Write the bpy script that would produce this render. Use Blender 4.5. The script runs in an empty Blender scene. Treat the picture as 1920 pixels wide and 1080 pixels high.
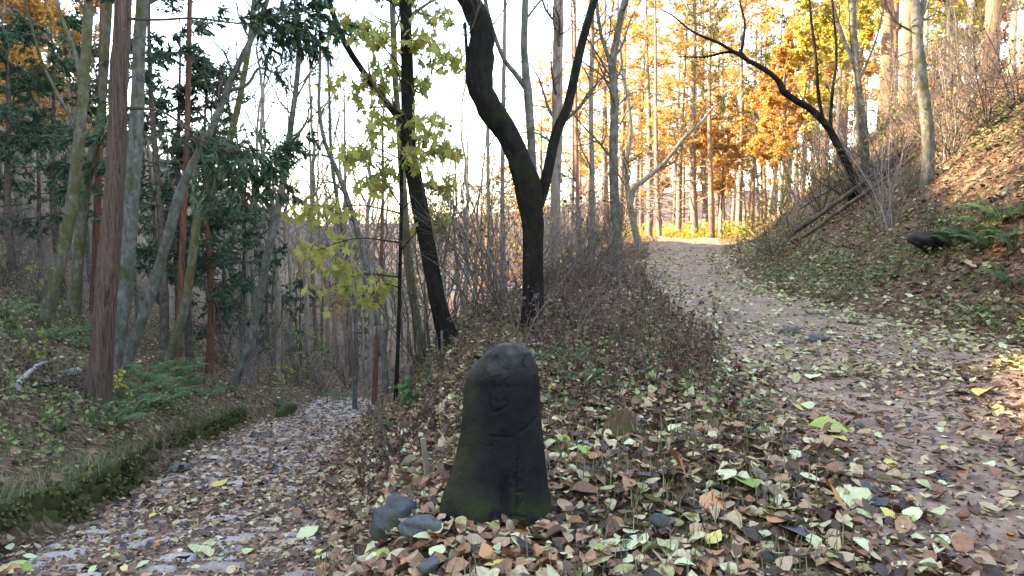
import bpy, math, random
import numpy as np
from mathutils import Vector, Euler
# ------------------------------------------------------------------ camera, world, sun
scene = bpy.context.scene
col = scene.collection
F = 1450.0; CX, CY = 960.0, 540.0; PITCH = math.atan(110 / F); CZ = 1.45
cam_d = bpy.data.cameras.new('camera'); cam_d.sensor_width = 36; cam_d.lens = 36 * F / 1920
cam_d.clip_start = 0.05; cam_d.clip_end = 3000
cam = bpy.data.objects.new('camera', cam_d); col.objects.link(cam)
cam.location = (0, 0, CZ); cam.rotation_euler = (math.pi / 2 - PITCH, 0, 0); scene.camera = cam

SUN_EL = math.radians(29); SUN_AZ = math.radians(266)      # azimuth clockwise from +Y: the sun stands to the left
sun_dir = Vector((math.sin(SUN_AZ) * math.cos(SUN_EL), math.cos(SUN_AZ) * math.cos(SUN_EL), math.sin(SUN_EL)))
world = bpy.data.worlds.new('World'); scene.world = world; world.use_nodes = True
nt = world.node_tree
bg = nt.nodes['Background']; sky = nt.nodes.new('ShaderNodeTexSky'); sky.sky_type = 'NISHITA'
sky.sun_disc = False; sky.sun_elevation = SUN_EL; sky.sun_rotation = SUN_AZ; sky.dust_density = 0.7; sky.air_density = 1.0
nt.links.new(sky.outputs[0], bg.inputs[0]); bg.inputs[1].default_value = 0.15
sl = bpy.data.lights.new('sun', 'SUN'); sl.energy = 4.0; sl.angle = math.radians(0.6); sl.color = (1, 0.87, 0.70)
so = bpy.data.objects.new('sun', sl); col.objects.link(so); so.rotation_euler = sun_dir.to_track_quat('Z', 'Y').to_euler()
so.location = (-30, 0, 40)
vs = scene.view_settings
vs.view_transform = 'Standard'; vs.look = 'None'; vs.gamma = 1; vs.use_curve_mapping = False; vs.exposure = 3.35
vs.use_white_balance = True; vs.white_balance_temperature = 7900; vs.white_balance_tint = 10
scene.cycles.use_denoising = True
scene.cycles.max_bounces = 6; scene.cycles.diffuse_bounces = 3; scene.cycles.transmission_bounces = 4
scene.cycles.caustics_reflective = False; scene.cycles.caustics_refractive = False

RS = np.random.RandomState
# ------------------------------------------------------------------ mesh helpers
def mesh_from(name, V, quads=None, tris=None, smooth=True):
    me = bpy.data.meshes.new(name)
    V = np.asarray(V, np.float32).reshape(-1, 3)
    q = np.zeros((0, 4), np.int32) if quads is None else np.asarray(quads, np.int32).reshape(-1, 4)
    t = np.zeros((0, 3), np.int32) if tris is None else np.asarray(tris, np.int32).reshape(-1, 3)
    me.vertices.add(len(V)); me.vertices.foreach_set('co', V.ravel())
    loops = np.concatenate([q.ravel(), t.ravel()])
    me.loops.add(len(loops)); me.loops.foreach_set('vertex_index', loops)
    n = len(q) + len(t)
    ls = np.concatenate([np.arange(len(q)) * 4, len(q) * 4 + np.arange(len(t)) * 3]).astype(np.int32)
    me.polygons.add(n); me.polygons.foreach_set('loop_start', ls)
    me.update(calc_edges=True)
    if smooth: me.polygons.foreach_set('use_smooth', np.ones(n, bool))
    me.validate(clean_customdata=False)
    return me
def obj(name, me, mat=None, parent=None, loc=None):
    o = bpy.data.objects.new(name, me); col.objects.link(o)
    if mat is not None and me is not None and len(me.materials) == 0: me.materials.append(mat)
    if parent is not None: o.parent = parent
    if loc is not None: o.location = loc
    return o
def tag(o, label=None, cat=None, group=None, kind=None):
    if label: o['label'] = label
    if cat: o['category'] = cat
    if group: o['group'] = group
    if kind: o['kind'] = kind
    return o
def empty(name, loc):
    o = bpy.data.objects.new(name, None); col.objects.link(o); o.location = loc; o.empty_display_size = .2; return o
def copy_tree(o, parent=None):
    c = o.copy(); col.objects.link(c)
    if parent is not None: c.parent = parent
    for ch in o.children: copy_tree(ch, c)
    return c
class Buf:
    def __init__(s): s.V = []; s.Q = []; s.T = []; s.n = 0
    def add(s, V, quads=None, tris=None):
        V = np.asarray(V, float).reshape(-1, 3)
        if quads is not None and len(quads): s.Q.append(np.asarray(quads).reshape(-1, 4) + s.n)
        if tris is not None and len(tris): s.T.append(np.asarray(tris).reshape(-1, 3) + s.n)
        s.V.append(V); s.n += len(V)
    def mesh(s, name, off=(0, 0, 0), smooth=True):
        V = np.concatenate(s.V) - np.asarray(off)
        return mesh_from(name, V, np.concatenate(s.Q) if s.Q else None, np.concatenate(s.T) if s.T else None, smooth)
def nrm(v): return v / (np.linalg.norm(v, axis=-1, keepdims=True) + 1e-9)
def tubes(buf, P, R, ns=4, cap=False, rough=0.0, rng=None):
    """N tubes of K points each, all at once."""
    P = np.asarray(P, float); R = np.asarray(R, float)
    if P.ndim == 2: P = P[None]; R = R[None]
    N, K = P.shape[:2]
    T = nrm(np.gradient(P, axis=1))
    mean = nrm(P[:, -1] - P[:, 0])
    ref = np.where((np.abs(mean[:, 2]) > .8)[:, None], np.array([1., 0.13, 0]), np.array([0.1, 0, 1.]))
    n1 = nrm(np.cross(T, ref[:, None, :])); n2 = np.cross(T, n1)
    a = np.arange(ns) * 2 * np.pi / ns
    ring = n1[:, :, None, :] * np.cos(a)[None, None, :, None] + n2[:, :, None, :] * np.sin(a)[None, None, :, None]
    RR = R[:, :, None]
    if rough > 0:
        nz = rng.randn(N, K, ns); nz = (nz + np.roll(nz, 1, 2)) / 1.4
        for _ in range(3): nz[:, 1:-1] = (nz[:, :-2] + nz[:, 1:-1] * 1.3 + nz[:, 2:]) / 2.4
        lob = np.sin(a * 3 + rng.uniform(0, 6))[None, None, :] * .5
        RR = RR * (1 + rough * (nz + lob))
    V = P[:, :, None, :] + ring * RR[..., None]
    base = (np.arange(N) * K * ns)[:, None, None] + (np.arange(K - 1) * ns)[None, :, None]
    j = np.arange(ns)[None, None, :]; j2 = (j + 1) % ns
    q = np.stack([base + j, base + j2, base + ns + j2, base + ns + j], -1).reshape(-1, 4)
    buf.add(V, q)
    if cap:
        for n in range(N):
            b0 = buf.n
            top = V[n, -1]; bot = V[n, 0]
            buf.add(np.vstack([top, top.mean(0)[None]]), None, [[i, (i + 1) % ns, ns] for i in range(ns)])
            buf.add(np.vstack([bot, bot.mean(0)[None]]), None, [[(i + 1) % ns, i, ns] for i in range(ns)])
def grow(P, R, m, lenf, ang, up, wob, K, rng, rf=.55, t0=.25, t1=.98, L0=None, perp=None, minr=.0015):
    N, K0 = P.shape[:2]
    t = rng.uniform(t0, t1, (N, m)); x = t * (K0 - 1); i = np.clip(x.astype(int), 0, K0 - 2); f = (x - i)[..., None]
    n = np.arange(N)[:, None]
    A = P[n, i]; B = P[n, i + 1]; S = A * (1 - f) + B * f; T = nrm(B - A)
    r0 = (R[n, i] * (1 - f[..., 0]) + R[n, i + 1] * f[..., 0]) * rf * rng.uniform(.7, 1.1, (N, m))
    plen = np.linalg.norm(np.diff(P, axis=1), axis=2).sum(1)[:, None] if L0 is None else L0
    L = plen * lenf * rng.uniform(.6, 1.25, (N, m)) * (1.15 - .6 * t)
    rv = rng.randn(N, m, 3)
    if perp is not None: rv = rv * np.asarray(perp)
    pv = nrm(rv - (rv * T).sum(-1, keepdims=True) * T)
    a = ang * rng.uniform(.75, 1.25, (N, m, 1))
    d = np.cos(a) * T + np.sin(a) * pv
    S = S.reshape(-1, 3); d = d.reshape(-1, 3); L = L.reshape(-1, 1); r0 = r0.reshape(-1, 1)
    pts = [S]; p = S
    for k in range(1, K):
        d = nrm(d + wob * rng.randn(*d.shape) + np.array([0, 0, up]))
        p = p + d * L / (K - 1); pts.append(p)
    return np.stack(pts, 1), np.maximum(r0 * np.linspace(1, .25, K)[None], minr)
def leaves(buf, pos, size, rng, direc=None, spread=1.0, aspect=.45, droop=0.0, fold=.15, flat=0.0, simple=False):
    """kite leaves of 4 triangles with a folded midrib"""
    N = len(pos); pos = np.asarray(pos)
    d = rng.randn(N, 3) * spread
    if direc is not None: d = d + direc
    d[:, 2] -= droop; d[:, 2] *= (1 - flat); d = nrm(d)
    nn = rng.randn(N, 3); nn[:, 2] = nn[:, 2] * (1 - flat) + flat * 3
    w = nrm(np.cross(d, nn)); n = np.cross(w, d)
    s = np.asarray(size if np.ndim(size) else np.full(N, size)) * rng.uniform(.65, 1.3, N); s = s[:, None]
    c = pos + d * s * .5
    if simple:
        V = np.stack([pos, c + w * s * aspect, pos + d * s - n * s * fold, c - w * s * aspect], 1); b = (np.arange(N) * 4)[:, None]
        buf.add(V, None, np.concatenate([b + [[0, 1, 2]], b + [[0, 2, 3]]], 1).reshape(-1, 3)); return
    V = np.stack([pos, c + w * s * aspect - n * 0, c - n * s * fold, c - w * s * aspect, pos + d * s - n * s * fold * rng.uniform(-1, 1, (N, 1))], 1)
    b = (np.arange(N) * 5)[:, None]
    t = np.concatenate([b + [[0, 1, 2]], b + [[1, 4, 2]], b + [[2, 4, 3]], b + [[0, 2, 3]]], 1).reshape(-1, 3)
    buf.add(V, None, t)
# ------------------------------------------------------------------ node materials
def ramp(nt, stops, fac, interp='LINEAR'):
    r = nt.nodes.new('ShaderNodeValToRGB'); cr = r.color_ramp; cr.interpolation = interp
    while len(cr.elements) < len(stops): cr.elements.new(.5)
    for e, (p, c) in zip(cr.elements, stops): e.position = p; e.color = (*c, 1)
    nt.links.new(fac, r.inputs[0]); return r.outputs[0]
def noise(nt, vec, scale, detail=4, rough=.6, dist=0):
    n = nt.nodes.new('ShaderNodeTexNoise'); n.inputs['Scale'].default_value = scale; n.inputs['Detail'].default_value = detail
    n.inputs['Roughness'].default_value = rough; n.inputs['Distortion'].default_value = dist
    if vec is not None: nt.links.new(vec, n.inputs['Vector'])
    return n.outputs[0]
def mapping(nt, vec, scale):
    m = nt.nodes.new('ShaderNodeMapping'); m.inputs['Scale'].default_value = scale; nt.links.new(vec, m.inputs[0]); return m.outputs[0]
def mix(nt, fac, a, b):
    m = nt.nodes.new('ShaderNodeMix'); m.data_type = 'RGBA'
    for k, v in ((0, fac), (6, a), (7, b)):
        if hasattr(v, 'links'): nt.links.new(v, m.inputs[k])
        else: m.inputs[k].default_value = v if k == 0 else (*v, 1)
    return m.outputs[2]
def newmat(name):
    m = bpy.data.materials.new(name); m.use_nodes = True; nt = m.node_tree
    b = nt.nodes['Principled BSDF']; b.inputs['Roughness'].default_value = .85; b.inputs['Specular IOR Level'].default_value = .08
    tc = nt.nodes.new('ShaderNodeTexCoord')
    return m, nt, b, tc.outputs['Object']
def bump(nt, b, h, strength, dist):
    n = nt.nodes.new('ShaderNodeBump'); n.inputs['Strength'].default_value = strength; n.inputs['Distance'].default_value = dist
    nt.links.new(h, n.inputs['Height']); nt.links.new(n.outputs[0], b.inputs['Normal'])
def bark(name, dark, light, moss=None, moss_amt=.5, stretch=(14, 14, 2), bstr=.8, lichen=None):
    m, nt, b, v = newmat(name)
    mv = mapping(nt, v, stretch)
    f = noise(nt, mv, 1.6, 6, .65, .4)
    c = ramp(nt, [(.3, dark), (.72, light)], f)
    if lichen:
        lf = noise(nt, v, 11, 6, .7)
        g = ramp(nt, [(.56, (0, 0, 0)), (.74, (.55, .55, .55))], lf); c = mix(nt, g, c, lichen)
    if moss:
        mf = noise(nt, v, 3.2, 5, .7)
        g = ramp(nt, [(moss_amt - .08, (0, 0, 0)), (moss_amt + .1, (1, 1, 1))], mf); c = mix(nt, g, c, moss)
    nt.links.new(c, b.inputs['Base Color']); bump(nt, b, f, bstr, .02)
    return m
def leafmat(name, stops, trans=.45, rough=.6, spec=.3):
    """each leaf (mesh island) takes its own colour from the ramp"""
    m, nt, b, v = newmat(name)
    g = nt.nodes.new('ShaderNodeNewGeometry')
    c = ramp(nt, stops, g.outputs['Random Per Island'])
    vn = noise(nt, v, 45, 2, .5)
    hs = nt.nodes.new('ShaderNodeHueSaturation'); nt.links.new(c, hs.inputs['Color'])
    mm = nt.nodes.new('ShaderNodeMapRange'); mm.inputs[1].default_value = .3; mm.inputs[2].default_value = .7; mm.inputs[3].default_value = .7; mm.inputs[4].default_value = 1.2
    nt.links.new(vn, mm.inputs[0]); nt.links.new(mm.outputs[0], hs.inputs['Value'])
    nt.links.new(hs.outputs[0], b.inputs['Base Color']); b.inputs['Roughness'].default_value = rough; b.inputs['Specular IOR Level'].default_value = spec
    if trans > 0:
        t = nt.nodes.new('ShaderNodeBsdfTranslucent'); nt.links.new(hs.outputs[0], t.inputs[0])
        ms = nt.nodes.new('ShaderNodeMixShader'); ms.inputs[0].default_value = trans
        nt.links.new(b.outputs[0], ms.inputs[1]); nt.links.new(t.outputs[0], ms.inputs[2])
        nt.links.new(ms.outputs[0], nt.nodes['Material Output'].inputs[0])
    return m
M = {}
M['cedar_bark'] = bark('cedar_bark', (.026, .017, .013), (.165, .108, .082), None, stretch=(30, 30, 1.1), bstr=1, lichen=(.19, .15, .12))
M['red_bark'] = bark('red_bark', (.06, .026, .018), (.22, .10, .065), None, stretch=(18, 18, 2))
M['grey_bark'] = bark('grey_bark', (.04, .036, .030), (.19, .175, .15), (.06, .06, .02), .57, (7, 7, 3.5), lichen=(.27, .27, .235))
M['moss_bark'] = bark('moss_bark', (.045, .04, .028), (.20, .18, .13), (.075, .070, .02), .51, (7, 7, 3), lichen=(.28, .28, .23))
M['dark_bark'] = bark('dark_bark', (.004, .0035, .003), (.020, .017, .014), (.016, .017, .006), .58, (12, 12, 3), 1, lichen=(.055, .055, .045))
M['pale_bark'] = bark('pale_bark', (.11, .085, .06), (.38, .32, .245), None, stretch=(9, 9, 2.5))
M['pine_bark'] = bark('pine_bark', (.12, .065, .045), (.36, .21, .14), None, stretch=(9, 9, 2.5))
M['larch_bark'] = bark('larch_bark', (.08, .058, .045), (.30, .235, .19), None, stretch=(10, 10, 2))
M['twig'] = bark('twig', (.05, .036, .028), (.15, .115, .09), None, stretch=(8, 8, 8), bstr=.2)
M['pale_twig'] = bark('pale_twig', (.13, .105, .095), (.31, .26, .23), None, stretch=(8, 8, 8), bstr=.2)
M['dead_wood'] = bark('dead_wood', (.03, .022, .018), (.16, .125, .10), None, stretch=(6, 6, 6), bstr=.6)
M['bleached_wood'] = bark('bleached_wood', (.16, .14, .12), (.38, .35, .31), None, stretch=(6, 6, 6), bstr=.4)
M['cedar_leaf'] = leafmat('cedar_leaf', [(0, (.020, .046, .028)), (.5, (.045, .088, .048)), (.92, (.10, .155, .07)), (1, (.16, .105, .045))], .35, .55)
M['pine_leaf'] = leafmat('pine_leaf', [(0, (.04, .07, .025)), (.6, (.10, .14, .045)), (1, (.26, .24, .07))], .3)
M['maple_leaf'] = leafmat('maple_leaf', [(0, (.22, .25, .06)), (.5, (.38, .37, .09)), (.85, (.50, .42, .10)), (1, (.52, .32, .08))], .5, .45)
M['gold_leaf'] = leafmat('gold_leaf', [(0, (.40, .22, .07)), (.5, (.58, .35, .10)), (1, (.64, .47, .15))], .5)
M['orange_leaf'] = leafmat('orange_leaf', [(0, (.40, .16, .045)), (.5, (.58, .30, .08)), (1, (.64, .45, .14))], .5)
M['red_leaf'] = leafmat('red_leaf', [(0, (.10, .03, .025)), (1, (.24, .075, .05))], .4)
M['yellow_leaf'] = leafmat('yellow_leaf', [(0, (.30, .26, .05)), (.6, (.55, .45, .08)), (1, (.66, .56, .14))], .5)
M['olive_leaf'] = leafmat('olive_leaf', [(0, (.10, .11, .03)), (.6, (.26, .25, .06)), (1, (.42, .36, .08))], .45)
M['herb'] = leafmat('herb', [(0, (.045, .07, .024)), (.5, (.13, .17, .055)), (1, (.32, .34, .13))], .4)
M['fern'] = leafmat('fern', [(0, (.05, .11, .035)), (1, (.12, .20, .07))], .4)
M['dry_weed'] = leafmat('dry_weed', [(0, (.045, .026, .020)), (.6, (.11, .062, .045)), (1, (.19, .12, .08))], .2)
M['dry_grass'] = leafmat('dry_grass', [(0, (.07, .085, .025)), (.5, (.16, .14, .06)), (1, (.30, .24, .12))], .35)
LIT = [(0, (.025, .014, .010)), (.25, (.075, .036, .021)), (.45, (.16, .072, .034)), (.62, (.27, .13, .06)), (.76, (.36, .22, .12)), (.90, (.42, .32, .18)), (1, (.50, .45, .24))]
M['litter'] = leafmat('litter', LIT, .12, .55, .4)
M['pale_litter'] = leafmat('pale_litter', [(0, (.13, .09, .05)), (.3, (.26, .22, .08)), (.7, (.40, .38, .17)), (1, (.50, .50, .30))], .15, .5, .4)
# ------------------------------------------------------------------ terrain as cross-sections
def ip(y, tab):
    a = np.array(tab, float); return np.interp(y, a[:, 0], a[:, 1:].T[0]) if a.shape[1] == 2 else np.stack([np.interp(y, a[:, 0], a[:, k]) for k in range(1, a.shape[1])], -1)
YT = np.concatenate([np.arange(-30, 60, .25), np.arange(60, 420, 2.)])
pxc = ip(YT, [(-30, -.9), (0, -1.4), (3, -1.9), (4.4, -2.15), (6.2, -2.54), (10, -3.34), (15.3, -3.96), (22, -4.85), (30, -4.5), (50, -5), (80, -7), (140, -5), (420, -5)])
pz = ip(YT, [(-30, .5), (-5, .15), (0, 0), (2, -.15), (3, -.28), (4.4, -.52), (6.2, -.98), (10, -1.65), (15.3, -2.45), (22, -3.78), (30, -5), (50, -7.5), (80, -10), (140, -13), (420, -13)])
phw = ip(YT, [(-30, 1), (7, 1), (12, .9), (22, .9), (30, 2.5), (50, 5), (80, 7), (140, 15), (420, 20)])
crL = ip(YT, [(-30, -.6, .1), (0, -.55, .05), (3.4, -.42, .14), (6, -.1, .25), (8.7, -.3, .37), (11, -.6, .32), (13, -.4, .36), (15, .1, .42), (23, 2.2, .58), (36, 5, .8), (45, 3, .9), (60, 3, .5), (80, 4, -1), (140, 16, -6), (420, 30, -8)])
crR = ip(YT, [(-30, .6, .1), (0, .6, .08), (3.4, .5, .17), (6, 1.0, .27), (8.7, 1.2, .33), (11, 1.6, .38), (15, 2, .42), (23, 3.2, .58), (36, 5.8, .85), (45, 5, 1.0), (60, 6, .9), (80, 8, 0), (140, 22, -5), (420, 40, -8)])
rdL = ip(YT, [(-30, 1.2, .03), (0, 1.2, .03), (3.5, 1.5, .07), (6, 1.9, .08), (8.7, 2.1, .12), (11, 2.3, .2), (15, 2.7, .3), (23, 3.75, .5), (36, 6.8, .8), (45, 7, 1.0), (60, 8, 1), (80, 12, .5), (140, 28, -4), (420, 50, -8)])
rdR = ip(YT, [(-30, 5.2, .03), (0, 5.2, .03), (5, 5.7, .05), (8, 5.9, .1), (10, 5.7, .15), (11.5, 5.2, .2), (15, 5.2, .3), (23, 6.5, .5), (36, 9.9, .8), (45, 14, 1.0), (60, 18, 1.4), (80, 24, 1.2), (140, 40, -2), (420, 70, -8)])
hs = ip(YT, [(-30, 1), (30, 1), (38, .8), (48, .45), (80, .4), (140, .5), (420, .5)])           # how high the right slope stands
crest = ip(YT, [(-30, 34), (-6, 33), (-1, 29), (1.2, 26.8), (4.5, 28.4), (8, 31), (13, 34), (18, 34), (24, 31), (31, 26), (50, 23), (80, 19), (140, 8), (420, -8)])   # left hill's shoulder, out of view: raised to shade the fork, saddle passes sun
X = np.zeros((len(YT), 17)); Z = np.zeros_like(X)
wl = pxc - phw
X[:, 6] = wl; Z[:, 6] = pz
X[:, 7] = pxc + phw; Z[:, 7] = pz
X[:, 5] = wl - ip(YT, [(-30, .12), (7, .12), (10, .35), (14, .5), (19, .4), (24, .3), (420, 1)]); Z[:, 5] = pz - ip(YT, [(-30, .04), (7, .05), (11, .2), (19, .15), (30, 0), (420, 0)])
X[:, 4] = X[:, 5] - .14; Z[:, 4] = pz + ip(YT, [(-30, .36), (17, .36), (26, .15), (420, .1)])
X[:, 3] = X[:, 4] - 1.0; Z[:, 3] = Z[:, 4] + .32
X[:, 2] = X[:, 4] - 6; Z[:, 2] = Z[:, 3] + 2.35
X[:, 1] = X[:, 4] - 19; Z[:, 1] = Z[:, 2] + (crest - Z[:, 2]) * .30
X[:, 0] = np.minimum(-45, X[:, 1] - 15); Z[:, 0] = crest
X[:, 8] = X[:, 7] + .45 * (crL[:, 0] - X[:, 7]); Z[:, 8] = pz + .42 * (crL[:, 1] - pz)
for k, a in ((9, crL), (10, crR), (11, rdL), (12, rdR)): X[:, k] = a[:, 0]; Z[:, k] = a[:, 1]
X[:, 13] = rdR[:, 0] + .9; Z[:, 13] = rdR[:, 1] + .40 * hs
X[:, 14] = rdR[:, 0] + 5.0; Z[:, 14] = rdR[:, 1] + 4.2 * hs
X[:, 15] = rdR[:, 0] + 14; Z[:, 15] = rdR[:, 1] + 7.2 * hs
X[:, 16] = rdR[:, 0] + 70; Z[:, 16] = rdR[:, 1] + 15 * hs
ker = np.exp(-.5 * (np.arange(-6, 7) / 2.5) ** 2); ker /= ker.sum()
def sm(A):
    return np.stack([np.convolve(np.pad(A[:, k], 6, mode='edge'), ker, 'valid') for k in range(A.shape[1])], 1)
X = sm(X); Z = sm(Z)
_r = RS(3); LAT = _r.rand(256, 256)
def vnoise(x, y):
    xi = np.floor(x).astype(int); yi = np.floor(y).astype(int); fx = x - xi; fy = y - yi
    fx = fx * fx * (3 - 2 * fx); fy = fy * fy * (3 - 2 * fy)
    g = lambda a, b: LAT[a & 255, b & 255]
    return (g(xi, yi) * (1 - fx) + g(xi + 1, yi) * fx) * (1 - fy) + (g(xi, yi + 1) * (1 - fx) + g(xi + 1, yi + 1) * fx) * fy - .5
def profile(x, y):
    yi = np.interp(y, YT, np.arange(len(YT))); i = np.clip(yi.astype(int), 0, len(YT) - 2); f = (yi - i)
    z = np.full(x.shape, np.nan); seg = np.zeros(x.shape)
    xs = X[i] * (1 - f)[:, None] + X[i + 1] * f[:, None]; zs = Z[i] * (1 - f)[:, None] + Z[i + 1] * f[:, None]
    z = zs[:, 0] + (x - xs[:, 0]) * .08 * -1; seg = seg - 1.
    for k in range(16):
        m = (x >= xs[:, k]); dx = np.maximum(xs[:, k + 1] - xs[:, k], 1e-3)
        t = np.clip((x - xs[:, k]) / dx, 0, 1)
        z = np.where(m, zs[:, k] + t * (zs[:, k + 1] - zs[:, k]), z); seg = np.where(m, k + t, seg)
    return z, seg
def height(x, y, want_seg=False):
    x = np.atleast_1d(np.asarray(x, float)).ravel(); y = np.atleast_1d(np.asarray(y, float)).ravel()
    z, seg = profile(x, y); w = .10 + .006 * np.abs(y)
    z = (z * 2 + profile(x - w, y)[0] + profile(x + w, y)[0]) / 4
    calm = np.where(((seg > 6) & (seg < 7)) | ((seg > 11.1) & (seg < 12)), .28, 1.0)
    calm = np.where(y > 26, 1, calm)
    big = np.clip((np.abs(x) + np.abs(y) - 10) / 20, 0, 1)
    z = z + calm * (.16 * vnoise(x * .7, y * .7) + .09 * vnoise(x * 2.1 + 9, y * 2.1) + .05 * vnoise(x * 6 + 3, y * 6)) + big * 1.0 * vnoise(x * .18 + 5, y * .18)
    return (z, seg) if want_seg else z
def hz(x, y): return float(height(x, y)[0])
cp, sp_ = math.cos(PITCH), math.sin(PITCH)
def ray(px, py):
    cx = (px - CX) / F; cy = (CY - py) / F
    return np.array([cx, cp + cy * sp_, -sp_ + cy * cp])
def at(px, py, Y):
    d = ray(px, py); s = Y / d[1]; return np.array([d[0] * s, Y, CZ + d[2] * s])
_ts = np.concatenate([np.arange(1.5, 40, .04), np.arange(40, 200, .4)])
def hit(px, py):
    """where the pixel's ray meets the ground"""
    d = ray(px, py); d = d / d[1]
    x = d[0] * _ts; z = CZ + d[2] * _ts
    below = z < height(x, _ts)
    k = int(np.argmax(below)) if below.any() else len(_ts) - 1
    Y = _ts[k]; return np.array([x[k], Y, hz(x[k], Y)])
def project(p):
    v = np.asarray(p) - np.array([0, 0, CZ]); dep = v[1] * cp - v[2] * sp_; up = v[1] * sp_ + v[2] * cp
    return CX + F * v[0] / dep, CY - F * up / dep
# road and path centre lines
def interp_edge(k, Y): return np.interp(Y, YT, X[:, k])
ys = np.arange(-12, 36.1, .4)
ROAD = [(0.5 * (interp_edge(11, y) + interp_edge(12, y)), y, .5 * (interp_edge(12, y) - interp_edge(11, y))) for y in ys]
ROAD += [(9.0, 39, 1.6), (9.0, 42, 1.7), (7.8, 45, 1.7), (5, 47.3, 1.6), (1, 48.8, 1.5), (-6, 50, 1.4)]
ROAD = np.array(ROAD)
ys = np.arange(-12, 23.1, .4)
PATH = [(interp_edge(6, y) * .5 + interp_edge(7, y) * .5, y, .5 * (interp_edge(7, y) - interp_edge(6, y))) for y in ys]
PATH += [(-4.6, 25, .9), (-3.6, 27.5, .9), (-2.0, 29.8, .9), (0.2, 31.5, .9)]
PATH = np.array(PATH)
def resample(C, step):
    s = np.concatenate([[0], np.cumsum(np.linalg.norm(np.diff(C[:, :2], axis=0), axis=1))])
    u = np.arange(0, s[-1], step); C2 = np.stack([np.interp(u, s, C[:, k]) for k in range(3)], 1)
    kk = np.ones(9) / 9
    for k in range(3): C2[4:-4, k] = np.convolve(C2[:, k], kk, 'valid')
    return C2
ROAD = resample(ROAD, .12); PATH = resample(PATH, .10)
def inside(C, x, y, margin):
    out = np.zeros(len(x))
    D = C[::3]
    for s in range(0, len(x), 20000):
        dd = (x[s:s + 20000, None] - D[None, :, 0]) ** 2 + (y[s:s + 20000, None] - D[None, :, 1]) ** 2
        j = dd.argmin(1); out[s:s + 20000] = D[j, 2] - margin - np.sqrt(dd[np.arange(len(j)), j])
    return out                        # > 0 inside the sheet
# ------------------------------------------------------------------ ground sheet
def litter_ground(name, cols, green=None):
    m, nt, b, v = newmat(name)
    vo = nt.nodes.new('ShaderNodeTexVoronoi'); vo.inputs['Scale'].default_value = 16; nt.links.new(v, vo.inputs['Vector'])
    sep = nt.nodes.new('ShaderNodeSeparateColor'); nt.links.new(vo.outputs['Color'], sep.inputs[0])
    c = ramp(nt, cols, sep.outputs[0])
    f1 = noise(nt, v, 38, 5, .7)
    c = mix(nt, ramp(nt, [(.45, (0, 0, 0)), (.62, (1, 1, 1))], f1), c, (.045, .028, .020))
    f2 = noise(nt, v, .9, 5, .7)
    if green: c = mix(nt, ramp(nt, [(.52, (0, 0, 0)), (.66, (.75, .75, .75))], f2), c, green)
    nt.links.new(c, b.inputs['Base Color'])
    ad = nt.nodes.new('ShaderNodeMath'); ad.operation = 'ADD'; nt.links.new(sep.outputs[1], ad.inputs[0]); nt.links.new(f1, ad.inputs[1])
    bump(nt, b, ad.outputs[0], .8, .03)
    return m
M['ground'] = litter_ground('ground_litter', [(0, (.04, .024, .016)), (.4, (.13, .072, .042)), (.7, (.20, .125, .075)), (1, (.28, .20, .12))], (.06, .06, .024))
def grid_quads(nr, nc):
    i = np.arange(nr - 1)[:, None] * nc + np.arange(nc - 1)[None]
    return np.stack([i, i + 1, i + nc + 1, i + nc], -1).reshape(-1, 4)
def spaced(a, b, st, lo, hi, g=1.06):
    c = list(np.arange(a, b, st)); s = st; p = c[-1]
    while p < hi: s *= g; p += s; c.append(p)
    s = st; p = a
    while p > lo: s *= g; p -= s; c.insert(0, p)
    return np.array(c)
gx = spaced(-6.5, 7.5, .07, -160, 160); gy = spaced(2.4, 13, .07, 2, 420, 1.035); gy = np.concatenate([np.arange(-60, 1.9, 1.0), gy[gy > 1.95]])
GX, GY = np.meshgrid(gx, gy); fx, fy = GX.ravel(), GY.ravel()
gz = height(fx, fy)
near = (np.abs(fx) < 30) & (fy < 60) & (fy > -20)
s1 = np.full(len(fx), -1.); s1[near] = np.maximum(inside(ROAD, fx[near], fy[near], .12), inside(PATH, fx[near], fy[near], .10))
gz = gz - .09 * np.clip(s1 / .15, 0, 1)
ground = obj('ground', mesh_from('ground', np.stack([fx, fy, gz], 1), grid_quads(len(gy), len(gx))), M['ground']); tag(ground, kind='structure')
# ------------------------------------------------------------------ dirt road and cobbled path sheets
def strip(C, nt_, lift, seed):
    T = nrm(np.gradient(C[:, :2], axis=0)); Nn = np.stack([T[:, 1], -T[:, 0]], 1)
    t = np.linspace(-1, 1, nt_); s = np.arange(len(C)) * .12
    wj = np.stack([vnoise(s * .9 + seed, s * 0 + 1.5), vnoise(s * .9 + seed + 50, s * 0 + 7.5)], 1) * .5
    w = C[:, 2][:, None] * np.abs(t)[None] + np.where(t < 0, wj[:, :1], wj[:, 1:]) * np.abs(t)[None] ** 4
    xy = C[:, None, :2] + Nn[:, None, :] * (np.sign(t)[None] * w)[..., None]
    z = height(xy[..., 0], xy[..., 1]).reshape(xy.shape[:2])
    z = z + lift - .10 * np.clip((np.abs(t)[None] - .9) / .1, 0, 1)
    return np.concatenate([xy, z[..., None]], -1).reshape(-1, 3), grid_quads(len(C), nt_)
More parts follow.
